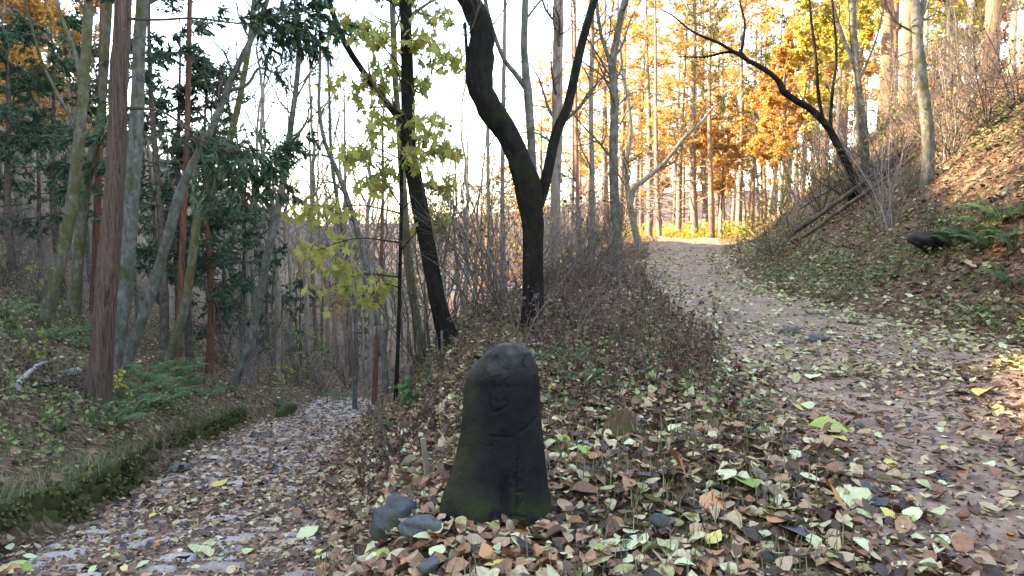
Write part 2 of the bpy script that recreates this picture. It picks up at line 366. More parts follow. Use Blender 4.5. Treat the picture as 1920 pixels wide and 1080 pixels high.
def dirt(name, a, b_, c_, stone):
    m, nt, b, v = newmat(name)
    f = noise(nt, v, 2.2, 8, .72); c = ramp(nt, [(.32, a), (.5, b_), (.68, c_)], f)
    g = noise(nt, v, 42, 4, .7); c = mix(nt, ramp(nt, [(.5, (0, 0, 0)), (.7, (.85, .85, .85))], g), c, stone)
    vo = nt.nodes.new('ShaderNodeTexVoronoi'); vo.inputs['Scale'].default_value = 24; nt.links.new(v, vo.inputs['Vector'])
    sep = nt.nodes.new('ShaderNodeSeparateColor'); nt.links.new(vo.outputs['Color'], sep.inputs[0])
    c = mix(nt, ramp(nt, [(.72, (0, 0, 0)), (.78, (.8, .8, .8))], sep.outputs[0]), c, (.21, .125, .08))
    nt.links.new(c, b.inputs['Base Color']); bump(nt, b, g, .7, .02); return m
M['road'] = dirt('road_dirt', (.11, .072, .052), (.24, .16, .115), (.33, .23, .165), (.22, .185, .165))
M['pathsoil'] = dirt('path_soil', (.08, .05, .036), (.17, .11, .078), (.23, .15, .11), (.12, .09, .075))
V, q = strip(ROAD, 33, .012, 3)
road = obj('dirt_road', mesh_from('dirt_road', V, q), M['road']); tag(road, kind='structure')
V, q = strip(PATH, 21, .006, 11)
path = obj('cobbled_path', mesh_from('cobbled_path', V, q), M['pathsoil']); tag(path, kind='structure')
def stone_mat(name, a, b_, moss=None, amt=.6):
    m, nt, b, v = newmat(name)
    oi = nt.nodes.new('ShaderNodeObjectInfo'); f = noise(nt, v, 7, 6, .7)
    c = ramp(nt, [(.3, a), (.7, b_)], f)
    hs_ = nt.nodes.new('ShaderNodeHueSaturation'); nt.links.new(c, hs_.inputs['Color'])
    mr = nt.nodes.new('ShaderNodeMapRange'); mr.inputs[3].default_value = .7; mr.inputs[4].default_value = 1.3
    nt.links.new(oi.outputs['Random'], mr.inputs[0]); nt.links.new(mr.outputs[0], hs_.inputs['Value']); c = hs_.outputs[0]
    if moss:
        mf = noise(nt, v, 4, 5, .7); c = mix(nt, ramp(nt, [(amt - .1, (0, 0, 0)), (amt + .06, (1, 1, 1))], mf), c, moss)
    nt.links.new(c, b.inputs['Base Color']); bump(nt, b, noise(nt, v, 22, 6, .7), .6, .02); b.inputs['Roughness'].default_value = .7
    return m
M['cobble'] = stone_mat('cobble_stone', (.20, .165, .145), (.42, .35, .31))
M['mossy_stone'] = stone_mat('mossy_stone', (.03, .027, .022), (.10, .09, .07), (.06, .066, .012), .48)
M['rock'] = stone_mat('grey_rock', (.035, .036, .038), (.13, .13, .13), (.045, .047, .02), .60)
M['hollow_shade'] = stone_mat('hollow_shade', (.012, .010, .009), (.045, .036, .03), (.04, .04, .015), .66)  # near-black colour paints the shade of a hollow in the right slope
def cobble_mesh(seed):
    r = RS(seed); n = 9; a = np.sort(np.arange(n) * 2 * np.pi / n + r.uniform(-.22, .22, n))
    rad = 1 + r.uniform(-.2, .14, n); e = np.stack([np.cos(a) * rad, np.sin(a) * rad * r.uniform(.7, .95)], 1)
    e = np.sign(e) * np.abs(e) ** .85
    V = np.concatenate([np.c_[e, np.full(n, -.5)], np.c_[e * .93, r.uniform(-.02, .04, n)], np.c_[e * .68, .12 + r.uniform(-.03, .03, n)], [[0, 0, .15]]])
    q = [[i, (i + 1) % n, n + (i + 1) % n, n + i] for i in range(n)] + [[n + i, n + (i + 1) % n, 2 * n + (i + 1) % n, 2 * n + i] for i in range(n)]
    return V, q, [[2 * n + i, 2 * n + (i + 1) % n, 3 * n] for i in range(n)]
CM = []
for s in range(12):
    V, q, t = cobble_mesh(40 + s); me = mesh_from('cobble', V, q, t); me.materials.append(M['cobble']); CM.append((me, V, q, t))
r = RS(8); spots = []
C = PATH[(PATH[:, 1] > 3.0) & (PATH[:, 1] < 26)]
T = nrm(np.gradient(C[:, :2], axis=0)); s = 0.0; acc = np.arange(len(C)) * .10
while s < acc[-1]:
    k = int(s / .10); w = C[k, 2] - .06; u = -w + r.uniform(0, .12)
    while u < w:
        sz = r.uniform(.105, .185)
        kk = min(len(C) - 1, max(0, int((s + r.uniform(-.10, .10)) / .10)))
        p = C[kk, :2] + np.array([T[kk, 1], -T[kk, 0]]) * (u + sz)
        if r.rand() > .07 and u + sz < w + .05: spots.append((p[0], p[1], sz, r.rand()))
        u += sz * 2 + .02
    s += .27
spots.sort(key=lambda q: q[1]); rest = Buf()
zz = height([p[0] for p in spots], [p[1] for p in spots])
for n, ((x, y, sz, rr), z) in enumerate(zip(spots, zz)):
    me, V, q, t = CM[n % 12]; a = rr * .7 - .35 + (math.pi if n % 2 else 0)
    lift = -.012 + .016 * rr
    if n < 300:
        o = obj('cobble', me, None, path, (x, y, z + lift)); o.rotation_euler = (r.uniform(-.06, .06) - .10, r.uniform(-.06, .06), a); o.scale = (sz * 1.12, sz * .82, .11)
    else:
        c, s_ = math.cos(a), math.sin(a); W = V * [sz * 1.12, sz * .82, .15]
        rest.add(np.c_[W[:, 0] * c - W[:, 1] * s_ + x, W[:, 0] * s_ + W[:, 1] * c + y, W[:, 2] + z + lift], q, t)
if rest.n: tag(obj('cobbles', rest.mesh('cobbles'), M['cobble'], path), kind='stuff')
# ------------------------------------------------------------------ mossy retaining wall and kerbs
def block_mesh(seed):
    r = RS(seed); V = []
    for z in (-1, -.75, .75, 1):
        k = .90 if abs(z) == 1 else 1
        for a in range(8):
            an = a * math.pi / 4 + math.pi / 8; x, y = math.cos(an) * 1.08, math.sin(an) * 1.08
            V.append([np.clip(x, -1, 1) * k + r.uniform(-.2, .2), np.clip(y, -1, 1) * k + r.uniform(-.15, .15), z + r.uniform(-.25, .25)])
    q = [[l * 8 + i, l * 8 + (i + 1) % 8, l * 8 + 8 + (i + 1) % 8, l * 8 + 8 + i] for l in range(3) for i in range(8)]
    V += [[0, 0, -1], [0, 0, 1]]
    t = [[(i + 1) % 8, i, 32] for i in range(8)] + [[24 + i, 24 + (i + 1) % 8, 33] for i in range(8)]
    me = mesh_from('stone', V, q, t, False); me.materials.append(M['mossy_stone']); return me
BM = [block_mesh(70 + s) for s in range(8)]
def masonry(name, label, cat, k, y0, y1, z0, ztop, rows, seed, dx=0.0):
    r = RS(seed); b0 = (float(interp_edge(k, y0)) + dx, y0, hz(interp_edge(k, y0), y0)); e = empty(name, b0); tag(e, label, cat)
    for row in range(rows):
        y = y0 + r.uniform(-.1, 0)
        while y < y1:
            L = r.uniform(.14, .42); yc = y + L / 2; h = (ztop - z0) / rows
            x = float(interp_edge(k, yc)) + dx; pzc = float(np.interp(yc, YT, pz))
            x2 = float(interp_edge(k, yc + .3)) + dx
            o = obj('stone', BM[r.randint(8)], None, e, (x - b0[0] - .035 * row + r.uniform(-.05, .04), yc - b0[1], pzc + z0 + h * (row + .5) - b0[2] + r.uniform(-.02, .02)))
            o.scale = (.10, L / 2 * .97, h / 2 * r.uniform(.8, 1.25)); o.rotation_euler = (-.17 + r.uniform(-.05, .05), r.uniform(-.08, .08), math.atan2(-(x2 - x), .3))
            y += L
    return e
masonry('retaining_wall', 'low mossy stone retaining wall along the left edge of the cobbled path', 'wall', 5, 3.6, 15.2, -.14, .33, 3, 5, -.06)
masonry('kerb', 'low moss-covered stone kerb between the ditch and the cobbled path', 'kerb', 6, 9.6, 13.2, -.16, .10, 1, 6, .0)
masonry('kerb', 'short mossy kerb end beside the far bend of the cobbled path', 'kerb', 6, 16.6, 18.8, -.15, .26, 1, 7, -.05)
# ------------------------------------------------------------------ the carved waymark stone
SD = 3.5
rows = [(644, 948, 962), (647, 936, 975), (652, 926, 986), (659, 914, 995), (674, 898, 1004), (696, 877, 1011), (711, 871, 1013), (748, 867, 1014), (778, 867, 1014), (840, 857, 1021), (880, 846, 1024), (910, 833, 1029), (935, 823, 1034), (955, 820, 1036), (1000, 815, 1040)]
rw = np.array(rows, float)
zrow = np.array([at(960, y, SD)[2] for y in rw[:, 0]]); mpp = SD / F
lft = (rw[:, 1] - CX) * mpp * 1.0; rgt = (rw[:, 2] - CX) * mpp
NA = 220
zt = np.concatenate([np.linspace(zrow[-1], zrow[3], 150), zrow[3] + (zrow[0] - zrow[3]) * np.sin(np.linspace(0, math.pi / 2, 31))[1:]])
NR = len(zt)
Lz = np.interp(-zt, -zrow, lft); Rz = np.interp(-zt, -zrow, rgt)
th = np.linspace(0, 2 * np.pi, NA, endpoint=False)
cxs = (Lz + Rz) / 2; ha = (Rz - Lz) / 2
dep = ha * np.interp(zt, [zrow[-1], zrow[9], zrow[6], zrow[0]], [.85, .66, .62, .9])
_k = np.ones(13) / 13
for _ in range(2):
    for arr in (dep, cxs, ha):
        arr[6:150] = np.convolve(arr, _k, 'same')[6:150]
ce, se = np.cos(th), np.sin(th); ex = 2 / 2.7
sx = np.sign(ce) * np.abs(ce) ** ex; sy = np.sign(se) * np.abs(se) ** ex
VX = cxs[:, None] + ha[:, None] * sx[None]; VY = dep[:, None] * sy[None] + .02; VZ = np.repeat(zt[:, None], NA, 1)
nz = .010 * vnoise(VX * 9 + 40, VZ * 9 + VY * 5) + .005 * vnoise(VX * 25 + 7, VZ * 25 + VY * 20) + .0022 * vnoise(VX * 80, VZ * 80 + VY * 60)
front = (se < 0)[None] * np.abs(sy)[None] ** .5
PXs = VX / mpp + CX; PYs = np.interp(VZ, zrow[::-1], rw[::-1, 0])
def segd(px, py, pts):
    d = np.full(px.shape, 1e9)
    for (x0, y0), (x1, y1) in zip(pts[:-1], pts[1:]):
        vx, vy = x1 - x0, y1 - y0; t = np.clip(((px - x0) * vx + (py - y0) * vy) / (vx * vx + vy * vy + 1e-9), 0, 1)
        d = np.minimum(d, np.hypot(px - x0 - t * vx, py - y0 - t * vy))
    return d
z6 = lambda L: [(860 + a / 3.178, 630 + b / 3.178) for a, b in L]
strokes = [z6(L) for L in ([(215, 225), (262, 212)], [(290, 235), (245, 278)], [(262, 250), (300, 285)], [(205, 250), (215, 290)], [(190, 330), (188, 390), (205, 427), (250, 412), (285, 390)], [(215, 350), (240, 372)], [(265, 345), (290, 372)],
    [(192, 563), (250, 566), (318, 571)], [(170, 625), (205, 615)], [(352, 690), (360, 720), (345, 742)], [(338, 770), (372, 758)], [(342, 790), (350, 830)], [(366, 800), (340, 850)], [(342, 868), (372, 860)], [(345, 890), (350, 930)], [(372, 905), (342, 950)], [(303, 990), (345, 991), (392, 996)])]
dcar = np.full(VX.shape, 1e9)
for L in strokes: dcar = np.minimum(dcar, segd(PXs, PYs, L))
carve = np.exp(-(dcar / 1.3) ** 2) * .011
# ledge: the lower right part stands proud of a diagonal crack
ln = z6([(355, 545), (400, 515), (462, 472)])
below = np.clip((PYs - np.interp(PXs, [860, ln[0][0], ln[1][0], ln[2][0], 1040], [1e4, ln[0][1], ln[1][1], ln[2][1], 778])) / 3, 0, 1) * np.clip((PXs - 958 + (PYs - 790) * .03) / 5, 0, 1)
ledge = below * .011
crack = np.exp(-(segd(PXs, PYs, ln) / 1.8) ** 2) * .009
hole = np.exp(-(((PXs - 948) / 10) ** 2 + ((PYs - 908) / 26) ** 2) ** 1.5) * .03
disp = nz + front * (ledge - carve - crack - hole)
VX2 = VX + sx[None] * disp * .6; VY2 = VY + sy[None] * disp
idx = np.arange(NR - 1)[:, None] * NA + np.arange(NA)[None]; idn = np.arange(NR - 1)[:, None] * NA + (np.arange(NA)[None] + 1) % NA
q = np.stack([idx, idn, idn + NA, idx + NA], -1).reshape(-1, 4)
SV = np.stack([VX2, VY2, VZ], -1).reshape(-1, 3); topv = len(SV); SV = np.vstack([SV, [[cxs[-1], .02, zt[-1]]]])
tcap = [[(NR - 1) * NA + i, (NR - 1) * NA + (i + 1) % NA, topv] for i in range(NA)]
sb = np.array([0, SD, hz(-.07, SD)]); SV[:, 2] -= sb[2]
m, nt, b, v = newmat('waymark_stone')
f = noise(nt, v, 6, 8, .7); c = ramp(nt, [(.3, (.006, .0055, .006)), (.7, (.019, .018, .017))], f)
c = mix(nt, ramp(nt, [(.64, (0, 0, 0)), (.74, (.55, .55, .55))], noise(nt, v, 48, 5, .65)), c, (.060, .058, .055))
sepx = nt.nodes.new('ShaderNodeSeparateXYZ'); nt.links.new(v, sepx.inputs[0])
def mr(nt, s, a, b_, lo=0, hi=1):
    n = nt.nodes.new('ShaderNodeMapRange'); n.inputs[1].default_value = a; n.inputs[2].default_value = b_; n.inputs[3].default_value = lo; n.inputs[4].default_value = hi
    nt.links.new(s, n.inputs[0]); return n.outputs[0]
def mul(nt, a, b_):
    n = nt.nodes.new('ShaderNodeMath'); n.operation = 'MULTIPLY'; nt.links.new(a, n.inputs[0]); nt.links.new(b_, n.inputs[1]); return n.outputs[0]
mo = mul(nt, mr(nt, sepx.outputs[2], .18, .0), mr(nt, noise(nt, v, 9, 6, .7), .44, .60)); c = mix(nt, mo, c, (.030, .040, .007))     # moss creeping up from the foot
mo2 = mul(nt, mr(nt, sepx.outputs[0], -.12, -.24), mr(nt, noise(nt, v, 5, 5, .7), .35, .6)); c = mix(nt, mo2, c, (.036, .040, .020))
mo3 = mr(nt, sepx.outputs[2], .62, .80); c = mix(nt, mul(nt, mo3, mr(nt, noise(nt, v, 14, 5, .7), .35, .65)), c, (.10, .095, .08))   # patchily lighter towards the top
nt.links.new(c, b.inputs['Base Color']); b.inputs['Roughness'].default_value = .72; bump(nt, b, noise(nt, v, 70, 8, .75), .9, .010)
me = mesh_from('waymark_stone', SV, q, tcap); me.materials.append(m)
stone = obj('waymark_stone', me, None, None, tuple(sb))
tag(stone, 'dark rounded waymark stone with worn carved characters, standing where the two ways part', 'stone marker')
# ------------------------------------------------------------------ rocks
def rock_mesh(name, sx_, sy_, sz_, seed, nl=26, na=36, bumpy=.16, flat=.6):
    r = RS(seed); ph = np.linspace(-math.pi / 2, math.pi / 2, nl); th = np.linspace(0, 2 * math.pi, na, endpoint=False)
    d = np.stack([np.cos(ph)[:, None] * np.cos(th)[None], np.cos(ph)[:, None] * np.sin(th)[None], np.repeat(np.sin(ph)[:, None], na, 1)], -1)
    rad = np.ones(d.shape[:2])
    for k in range(9):                                    # cut facets
        n = nrm(r.randn(3)); h = r.uniform(.55, .9); dot = (d * n).sum(-1); rad = np.minimum(rad, np.where(dot > 1e-3, h / np.maximum(dot, 1e-3), 9))
    o = r.uniform(0, 90); rad = rad * (1 + bumpy * vnoise(d[..., 0] * 2.2 + o + d[..., 2] * 1.7, d[..., 1] * 2.2 + o) + bumpy * .35 * vnoise(d[..., 0] * 7 + o, d[..., 1] * 7 + d[..., 2] * 6))
    V = d * rad[..., None] * [sx_, sy_, sz_]
    i = np.arange(nl - 1)[:, None] * na + np.arange(na)[None]; j = np.arange(nl - 1)[:, None] * na + (np.arange(na)[None] + 1) % na
    return mesh_from(name, V.reshape(-1, 3), np.stack([i, j, j + na, i + na], -1).reshape(-1, 4))
def rock(px, py, w_px, h_px, label, seed, mat='rock', rot=0, name='rock', sink=.3, asp=.8, bumpy=.16):
    p = hit(px, py); k = p[1] / F; w = w_px * k / 2; h = h_px * k / 2
    o = obj(name, rock_mesh(name, w, w * asp, h * 1.25, seed, bumpy=bumpy), M[mat], None, (p[0], p[1], p[2] + h * (1 - sink))); o.rotation_euler = (0, 0, rot)
    tag(o, label, 'rock'); return o
rock(735, 1010, 116, 84, 'rounded grey boulder beside the foot of the waymark stone', 3, asp=.75, sink=.25, bumpy=.4)
rock(795, 1000, 96, 34, 'low grey rock between the boulder and the waymark stone', 5, asp=.7, sink=.4, bumpy=.4)
rock(805, 1078, 62, 34, 'angular blue-grey rock half buried in leaves at the bottom edge', 11, sink=.35)
rock(1240, 1000, 56, 32, 'small grey rock in the leaf litter below the tall orange folded leaf', 12, sink=.3)
rock(1535, 640, 52, 16, 'flat dark rock lying in the middle of the dirt road', 13, sink=.4)
rock(1483, 625, 44, 12, 'flat pale grey rock in the dirt road left of the dark one', 14, sink=.4)
rock(1440, 1062, 40, 26, 'dark stone among leaves near the bottom right of the litter', 15, sink=.3)
rock(1745, 470, 80, 36, 'dark lump standing for the shaded hollow under a leafy overhang on the right slope', 16, 'hollow_shade', sink=.35, bumpy=.4)  # dark lump put where the slope has only a shaded hollow
rock(340, 885, 40, 16, 'flat grey stone at the end of the ditch by the mossy wall', 17, sink=.2)
r = RS(77)
for n in range(26):                                        # pebbles showing through the road's leaf litter
    px, py = r.uniform(1080, 1900), r.uniform(660, 1070); w = r.uniform(12, 30) * (py / 900) ** 2
    p = hit(px, py); k = p[1] / F * w / 2
    o = obj('pebble', rock_mesh('pebble', k, k * .8, k * .6, 200 + n, 8, 12), M['rock'], road if r.rand() < .8 else ground, (p[0], p[1], p[2] + k * .15)); o.rotation_euler = (0, 0, r.uniform(0, 6))
# ------------------------------------------------------------------ tree tools
def spline(pts, K):
    pts = np.asarray(pts, float); n = len(pts); ext = np.vstack([2 * pts[0] - pts[1], pts, 2 * pts[-1] - pts[-2]])
    u = np.linspace(0, n - 1 - 1e-6, K); i = u.astype(int); f = (u - i)[:, None]
    a, b_, c, d = ext[i], ext[i + 1], ext[i + 2], ext[i + 3]
    return .5 * (2 * b_ + (c - a) * f + (2 * a - 5 * b_ + 4 * c - d) * f ** 2 + (3 * b_ - a - 3 * c + d) * f ** 3)
def stem_from(pxpts, d, hws, K, ground_base=False, ext=0, rng=None, d_end=None):
    """pixel polyline at depth d -> world polyline with radii; hws are half widths in photo pixels"""
    n = len(pxpts); dd = np.linspace(d, d if d_end is None else d_end, n)
    P3 = np.array([at(x, y, q) for (x, y), q in zip(pxpts, dd)]); R = np.interp(np.linspace(0, 1, n), np.linspace(0, 1, len(hws)), hws) * dd / F * .84
    if ground_base: P3 = np.vstack([[P3[0, 0], P3[0, 1], min(P3[0, 2], hz(P3[0, 0], P3[0, 1])) - .25], P3]); R = np.concatenate([[R[0] * 1.5], R]); R[1] *= 1.12
    if ext > 0:
        t = nrm(P3[-1] - P3[-2]); t = nrm(t * .6 + np.array([0, 0, .6]))
        P3 = np.vstack([P3, P3[-1] + t * ext * .5, P3[-1] + t * ext * .9 + np.array([.1, .2, .1 * ext])]); R = np.concatenate([R, [R[-1] * .7, R[-1] * .25]])
    pr = spline(np.c_[P3, R], K); P3, R = pr[:, :3], np.maximum(pr[:, 3], .003)
    if rng is not None: P3[1:-1] += rng.randn(K - 2, 3) * R[1:-1, None] * .035
    return P3, R
def hero(name, label, stems, d, mat, seed, cat='tree', ext=4, sides=14, K=34, twigs=None, leaf=None, group=None, K2=18):
    """first stem is the trunk, the others are limbs; twigs=(n1,len1,n2,n3,t0) grown from trunk and limbs"""
    rng = RS(seed); P0, R0 = stem_from(stems[0][0], d, stems[0][1], K, True, ext, rng)
    b0 = P0[0].copy(); b0[2] = hz(b0[0], b0[1]); e = empty(name, tuple(b0)); tag(e, label, cat, group)
    tb = Buf(); tubes(tb, P0, R0, sides, rough=.07, rng=rng); obj('trunk', tb.mesh('trunk', b0), M[mat], e)
    allP, allR = [P0], [R0]
    for s in stems[1:]:
        P1, R1 = stem_from(s[0], s[2] if len(s) > 2 else d, s[1], K2, False, s[4] if len(s) > 4 else 0, rng, s[3] if len(s) > 3 else None)
        lb = Buf(); tubes(lb, P1, R1, 9, rough=.05, rng=rng, cap=True); obj('limb', lb.mesh('limb', b0), M[mat], e)
        P1 = np.stack([np.interp(np.linspace(0, 1, K), np.linspace(0, 1, K2), P1[:, k]) for k in range(3)], 1); R1 = np.interp(np.linspace(0, 1, K), np.linspace(0, 1, K2), R1)
        allP.append(P1); allR.append(R1)
    if twigs:
        n1, L1, n2, n3, t0 = twigs; cb = Buf(); PP = np.array(allP); RR = np.array(allR)
        A, Ar = grow(PP, RR, n1, 1, .95, .05, .16, 8, rng, .38, t0, .98, L0=L1); tubes(cb, A, Ar, 5)
        B, Br = grow(A, Ar, n2, .5, .8, .05, .16, 6, rng, .6, .15); tubes(cb, B, Br, 4)
        last = B
        if n3: Cc, Cr = grow(B, Br, n3, .5, .7, .03, .16, 5, rng, .6, .2); tubes(cb, Cc, Cr, 3); last = Cc
        crown = obj('crown', cb.mesh('crown', b0), M['twig'], e)
        if leaf:
            nl, size, lm = leaf; lb = Buf(); pick = rng.randint(0, len(last), nl); kk = rng.randint(1, last.shape[1], nl)
            leaves(lb, last[pick, kk], size, rng, droop=.6); obj('foliage', lb.mesh('foliage', b0, False), M[lm], e)['kind'] = 'stuff'
    return e
def sprays(buf, A, rng, per, size, droop=.5, asp=.15):
    """flat conifer sprays along the branches A"""
    N, K = A.shape[:2]; n = N * per; i = np.repeat(np.arange(N), per); k = rng.randint(1, K, n)
    T = nrm(A[i, k] - A[i, k - 1]); p = A[i, k] - (A[i, k] - A[i, k - 1]) * rng.rand(n, 1)
    d = T * 1.1 + rng.randn(n, 3) * .6; d[:, 2] -= droop; d = nrm(d); w = nrm(np.cross(d, rng.randn(n, 3) + [0, 0, 1.5]))
    s = (size * rng.uniform(.6, 1.35, n))[:, None]; c = p + d * s * rng.uniform(.3, .6, (n, 1))
    V = np.stack([p, c + w * s * asp, p + d * s, c - w * s * asp], 1); b = (np.arange(n) * 4)[:, None]
    buf.add(V, None, np.concatenate([b + [[0, 1, 2]], b + [[0, 2, 3]]], 1).reshape(-1, 3))
def conifer(name, label, base, H, r0, t0, nb, L, mat, leafm, seed, per=26, lsz=.16, n2=7, up=-.02, droop=.5, lean=(0, 0), group=None, cat='tree', trunk_sides=10, ang=1.35, foliage=1.0, deadn=0, n3=0):
    rng = RS(seed); zs = np.linspace(-.3, H, 24); f = np.clip(zs / H, 0, 1)
    P0 = np.stack([base[0] + lean[0] * f * H + .06 * np.sin(f * 7 + seed), base[1] + lean[1] * f * H + .06 * np.cos(f * 6 + seed), base[2] + zs], 1); R0 = r0 * (1.15 - .98 * f ** 1.2); R0[0] *= 1.3
    e = empty(name, tuple(base)); tag(e, label, cat, group)
    tb = Buf(); tubes(tb, P0, R0, trunk_sides, rough=.05, rng=rng); obj('trunk', tb.mesh('trunk', base), M[mat], e)
    cb = Buf(); A, Ar = grow(P0[None], R0[None], nb, 1, ang, up, .06, 8, rng, .28, t0, .99, L0=L, perp=(1, 1, .15)); tubes(cb, A, Ar, 4)
    B, Br = grow(A, Ar, n2, .42, .8, up, .08, 5, rng, .55, .15, perp=(1, 1, .35)); tubes(cb, B, Br, 3)
    last = B
    if n3: Cc, Cr = grow(B, Br, n3, .5, .8, up, .1, 4, rng, .6, .15); tubes(cb, Cc, Cr, 3); last = Cc
    if deadn:
        D, Dr = grow(P0[None], R0[None], deadn, 1, 1.5, -.03, .08, 7, rng, .2, .08, t0 + .1, L0=L * .9, perp=(1, 1, .1)); tubes(cb, D, Dr, 4)
        D2, D2r = grow(D, Dr, 4, .4, .8, 0, .12, 5, rng, .6, .2); tubes(cb, D2, D2r, 3)
    crown = obj('crown', cb.mesh('crown', base), M['twig' if mat != 'larch_bark' else 'pale_twig'], e)
    if foliage:
        lb = Buf(); sprays(lb, last, rng, per, lsz, droop); sprays(lb, A[:, 3:], rng, max(2, per // 2), lsz, droop)
        obj('foliage', lb.mesh('foliage', base, False), M[leafm], e)['kind'] = 'stuff'
    return e
def broadleaf(name, label, base, H, r0, seed, mat, tw='twig', leafm=None, nl=0, lsz=.09, fork=.35, nb=9, L=2.6, n2=7, n3=5, lean=(0, 0), wig=.12, group=None, cat='tree', flat=0.0, up=.09):
    rng = RS(seed); K = 22; f = np.linspace(0, 1, K); w = np.cumsum(rng.randn(K, 2) * wig * .25, 0) * np.linspace(0, 1, K)[:, None]
    P0 = np.stack([base[0] + lean[0] * f * H + w[:, 0], base[1] + lean[1] * f * H + w[:, 1], base[2] - .3 + f * (H + .3)], 1); R0 = r0 * (1.1 - 1.0 * f); R0[0] *= 1.35
    e = empty(name, tuple(base)); tag(e, label, cat, group)
    tb = Buf(); tubes(tb, P0, np.maximum(R0, .008), 9, rough=.06, rng=rng); obj('trunk', tb.mesh('trunk', base), M[mat], e)
    cb = Buf(); A, Ar = grow(P0[None], R0[None], nb, 1, .75, up, .13, 9, rng, .55, fork, .97, L0=L); tubes(cb, A, Ar, 5)
    B, Br = grow(A, Ar, n2, .5, .75, .05, .15, 6, rng, .55, .2); tubes(cb, B, Br, 4)
    last = B
    if n3: Cc, Cr = grow(B, Br, n3, .5, .7, .03, .15, 4, rng, .6, .2); tubes(cb, Cc, Cr, 3); last = Cc
    obj('crown', cb.mesh('crown', base), M[tw], e)
    if leafm:
        lb = Buf(); pick = rng.randint(0, len(last), nl); kk = rng.randint(1, last.shape[1], nl)
        leaves(lb, last[pick, kk] + rng.randn(nl, 3) * .05, lsz, rng, droop=.3, flat=flat, simple=True); obj('foliage', lb.mesh('foliage', base, False), M[leafm], e)['kind'] = 'stuff'
    return e
# ------------------------------------------------------------------ the trees on the left bank
D = {k: hit(*p)[1] for k, p in dict(A=(183, 775), B=(206, 715), C=(82, 610), Dm=(140, 602), E=(176, 585), Fp=(235, 690), G=(333, 690), H=(312, 690), I=(392, 703), J=(434, 735), L=(1000, 622), S=(840, 645), R2=(795, 672), Q=(742, 752), X=(1618, 352), Y=(1738, 346), N4=(1158, 452), O=(1195, 458)).items()}
for k_, v_ in dict(S=11, R2=13.5, Q=10).items(): D[k_] = min(D[k_], v_)
D['W'] = min(19.0, hit(1600, 345)[1])
if 0: print('DEPTHS', {k: round(float(v), 1) for k, v in D.items()})
# tall cedar: trunk, two traced limbs with hanging sprays
cedar = hero('cedar_tree', 'large reddish cedar trunk with fibrous bark, leftmost big tree above the mossy wall', [([(181, 775), (194, 640), (203, 520), (212, 400), (220, 250), (226, 120), (232, 0), (238, -160)], [29, 24, 22, 20, 19, 18, 17, 16]),
    ([(238, 203), (272, 204), (310, 212), (350, 240), (385, 266), (430, 285)], [4, 3, 2.4, 1.2], D['A'], D['A'] - 1.0), ([(240, 35), (300, 37), (370, 34), (450, 44), (530, 34), (595, 20)], [3.4, 2.6, 1.8, 1], D['A'], D['A'] - .6)], D['A'], 'cedar_bark', 1, ext=6, sides=20, K=44)
rng = RS(21); cb = Buf(); lb = Buf(); b0 = np.array(cedar.location)
for pts, t0 in ((([(350, 240), (385, 266), (430, 285), (480, 292), (530, 285)]), .0), (([(300, 37), (370, 34), (450, 44), (530, 34), (595, 20)]), .3)):
    P1, R1 = stem_from(pts, D['A'] - .7, [2, .6], 10)
    A, Ar = grow(P1[None], R1[None], 20, 1, .7, -.03, .09, 8, rng, .8, t0, 1, L0=.85); tubes(cb, A, Ar, 4)
    B, Br = grow(A, Ar, 6, .45, .7, -.08, .1, 5, rng, .7, .1); tubes(cb, B, Br, 3); sprays(lb, B, rng, 26, .10, .5, .14)
# crown high above the frame
zc = np.linspace(6.2, 12, 16); P1 = np.stack([np.full(16, at(236, -160, D['A'])[0] + .1), np.full(16, D['A']), zc + b0[2]], 1)
A, Ar = grow(P1[None], np.full((1, 16), .1), 34, 1, 1.4, -.03, .07, 8, rng, .3, .0, 1, L0=2.2, perp=(1, 1, .2)); tubes(cb, A, Ar, 4)
B, Br = grow(A, Ar, 6, .4, .8, -.05, .1, 5, rng, .6, .2); tubes(cb, B, Br, 3); sprays(lb, B, rng, 16, .17, .5, .2)
obj('crown', cb.mesh('crown', b0), M['twig'], cedar); obj('foliage', lb.mesh('foliage', b0, False), M['cedar_leaf'], cedar)['kind'] = 'stuff'
hero('grey_tree', 'stout grey-barked tree standing close behind the large cedar trunk', [([(206, 715), (228, 600), (240, 480), (246, 380), (252, 290), (258, 180), (264, 60), (270, -80)], [18, 17, 17, 16, 15, 14, 13])], D['B'], 'grey_bark', 2, ext=6, sides=16, twigs=(8, 1.8, 6, 4, .72))
hero('mossy_tree', 'leaning mossy trunk at the far left of the left bank', [([(82, 610), (104, 530), (125, 430), (140, 340), (152, 230), (158, 140), (164, 20), (170, -60)], [15, 13, 12, 12, 11, 10, 9]), ([(154, 160), (138, 90), (118, 40), (100, -30)], [6, 4, 3], D['C'], D['C'] + 1, 2), ([(150, 250), (110, 180), (80, 120), (62, 60), (45, -10)], [4, 3, 2.2], D['C'], D['C'] - 1, 1.5)], D['C'], 'moss_bark', 3, ext=4, twigs=(5, 1.5, 6, 4, .5))
hero('mossy_tree', 'slimmer upright mossy trunk just right of the leaning mossy one', [([(140, 602), (146, 500), (156, 390), (170, 300), (188, 235), (194, 150), (200, 60), (206, -60)], [12, 11, 10, 9, 8, 7])], D['Dm'], 'moss_bark', 4, ext=4, twigs=(6, 1.5, 6, 4, .55))
hero('slim_cedar', 'thin straight red-barked trunk between the mossy trunk and the large cedar', [([(176, 585), (181, 460), (185, 340), (189, 220), (192, 60), (194, -60)], [8.5, 8, 7.5, 7, 6])], D['E'], 'red_bark', 5, ext=3, K=24)
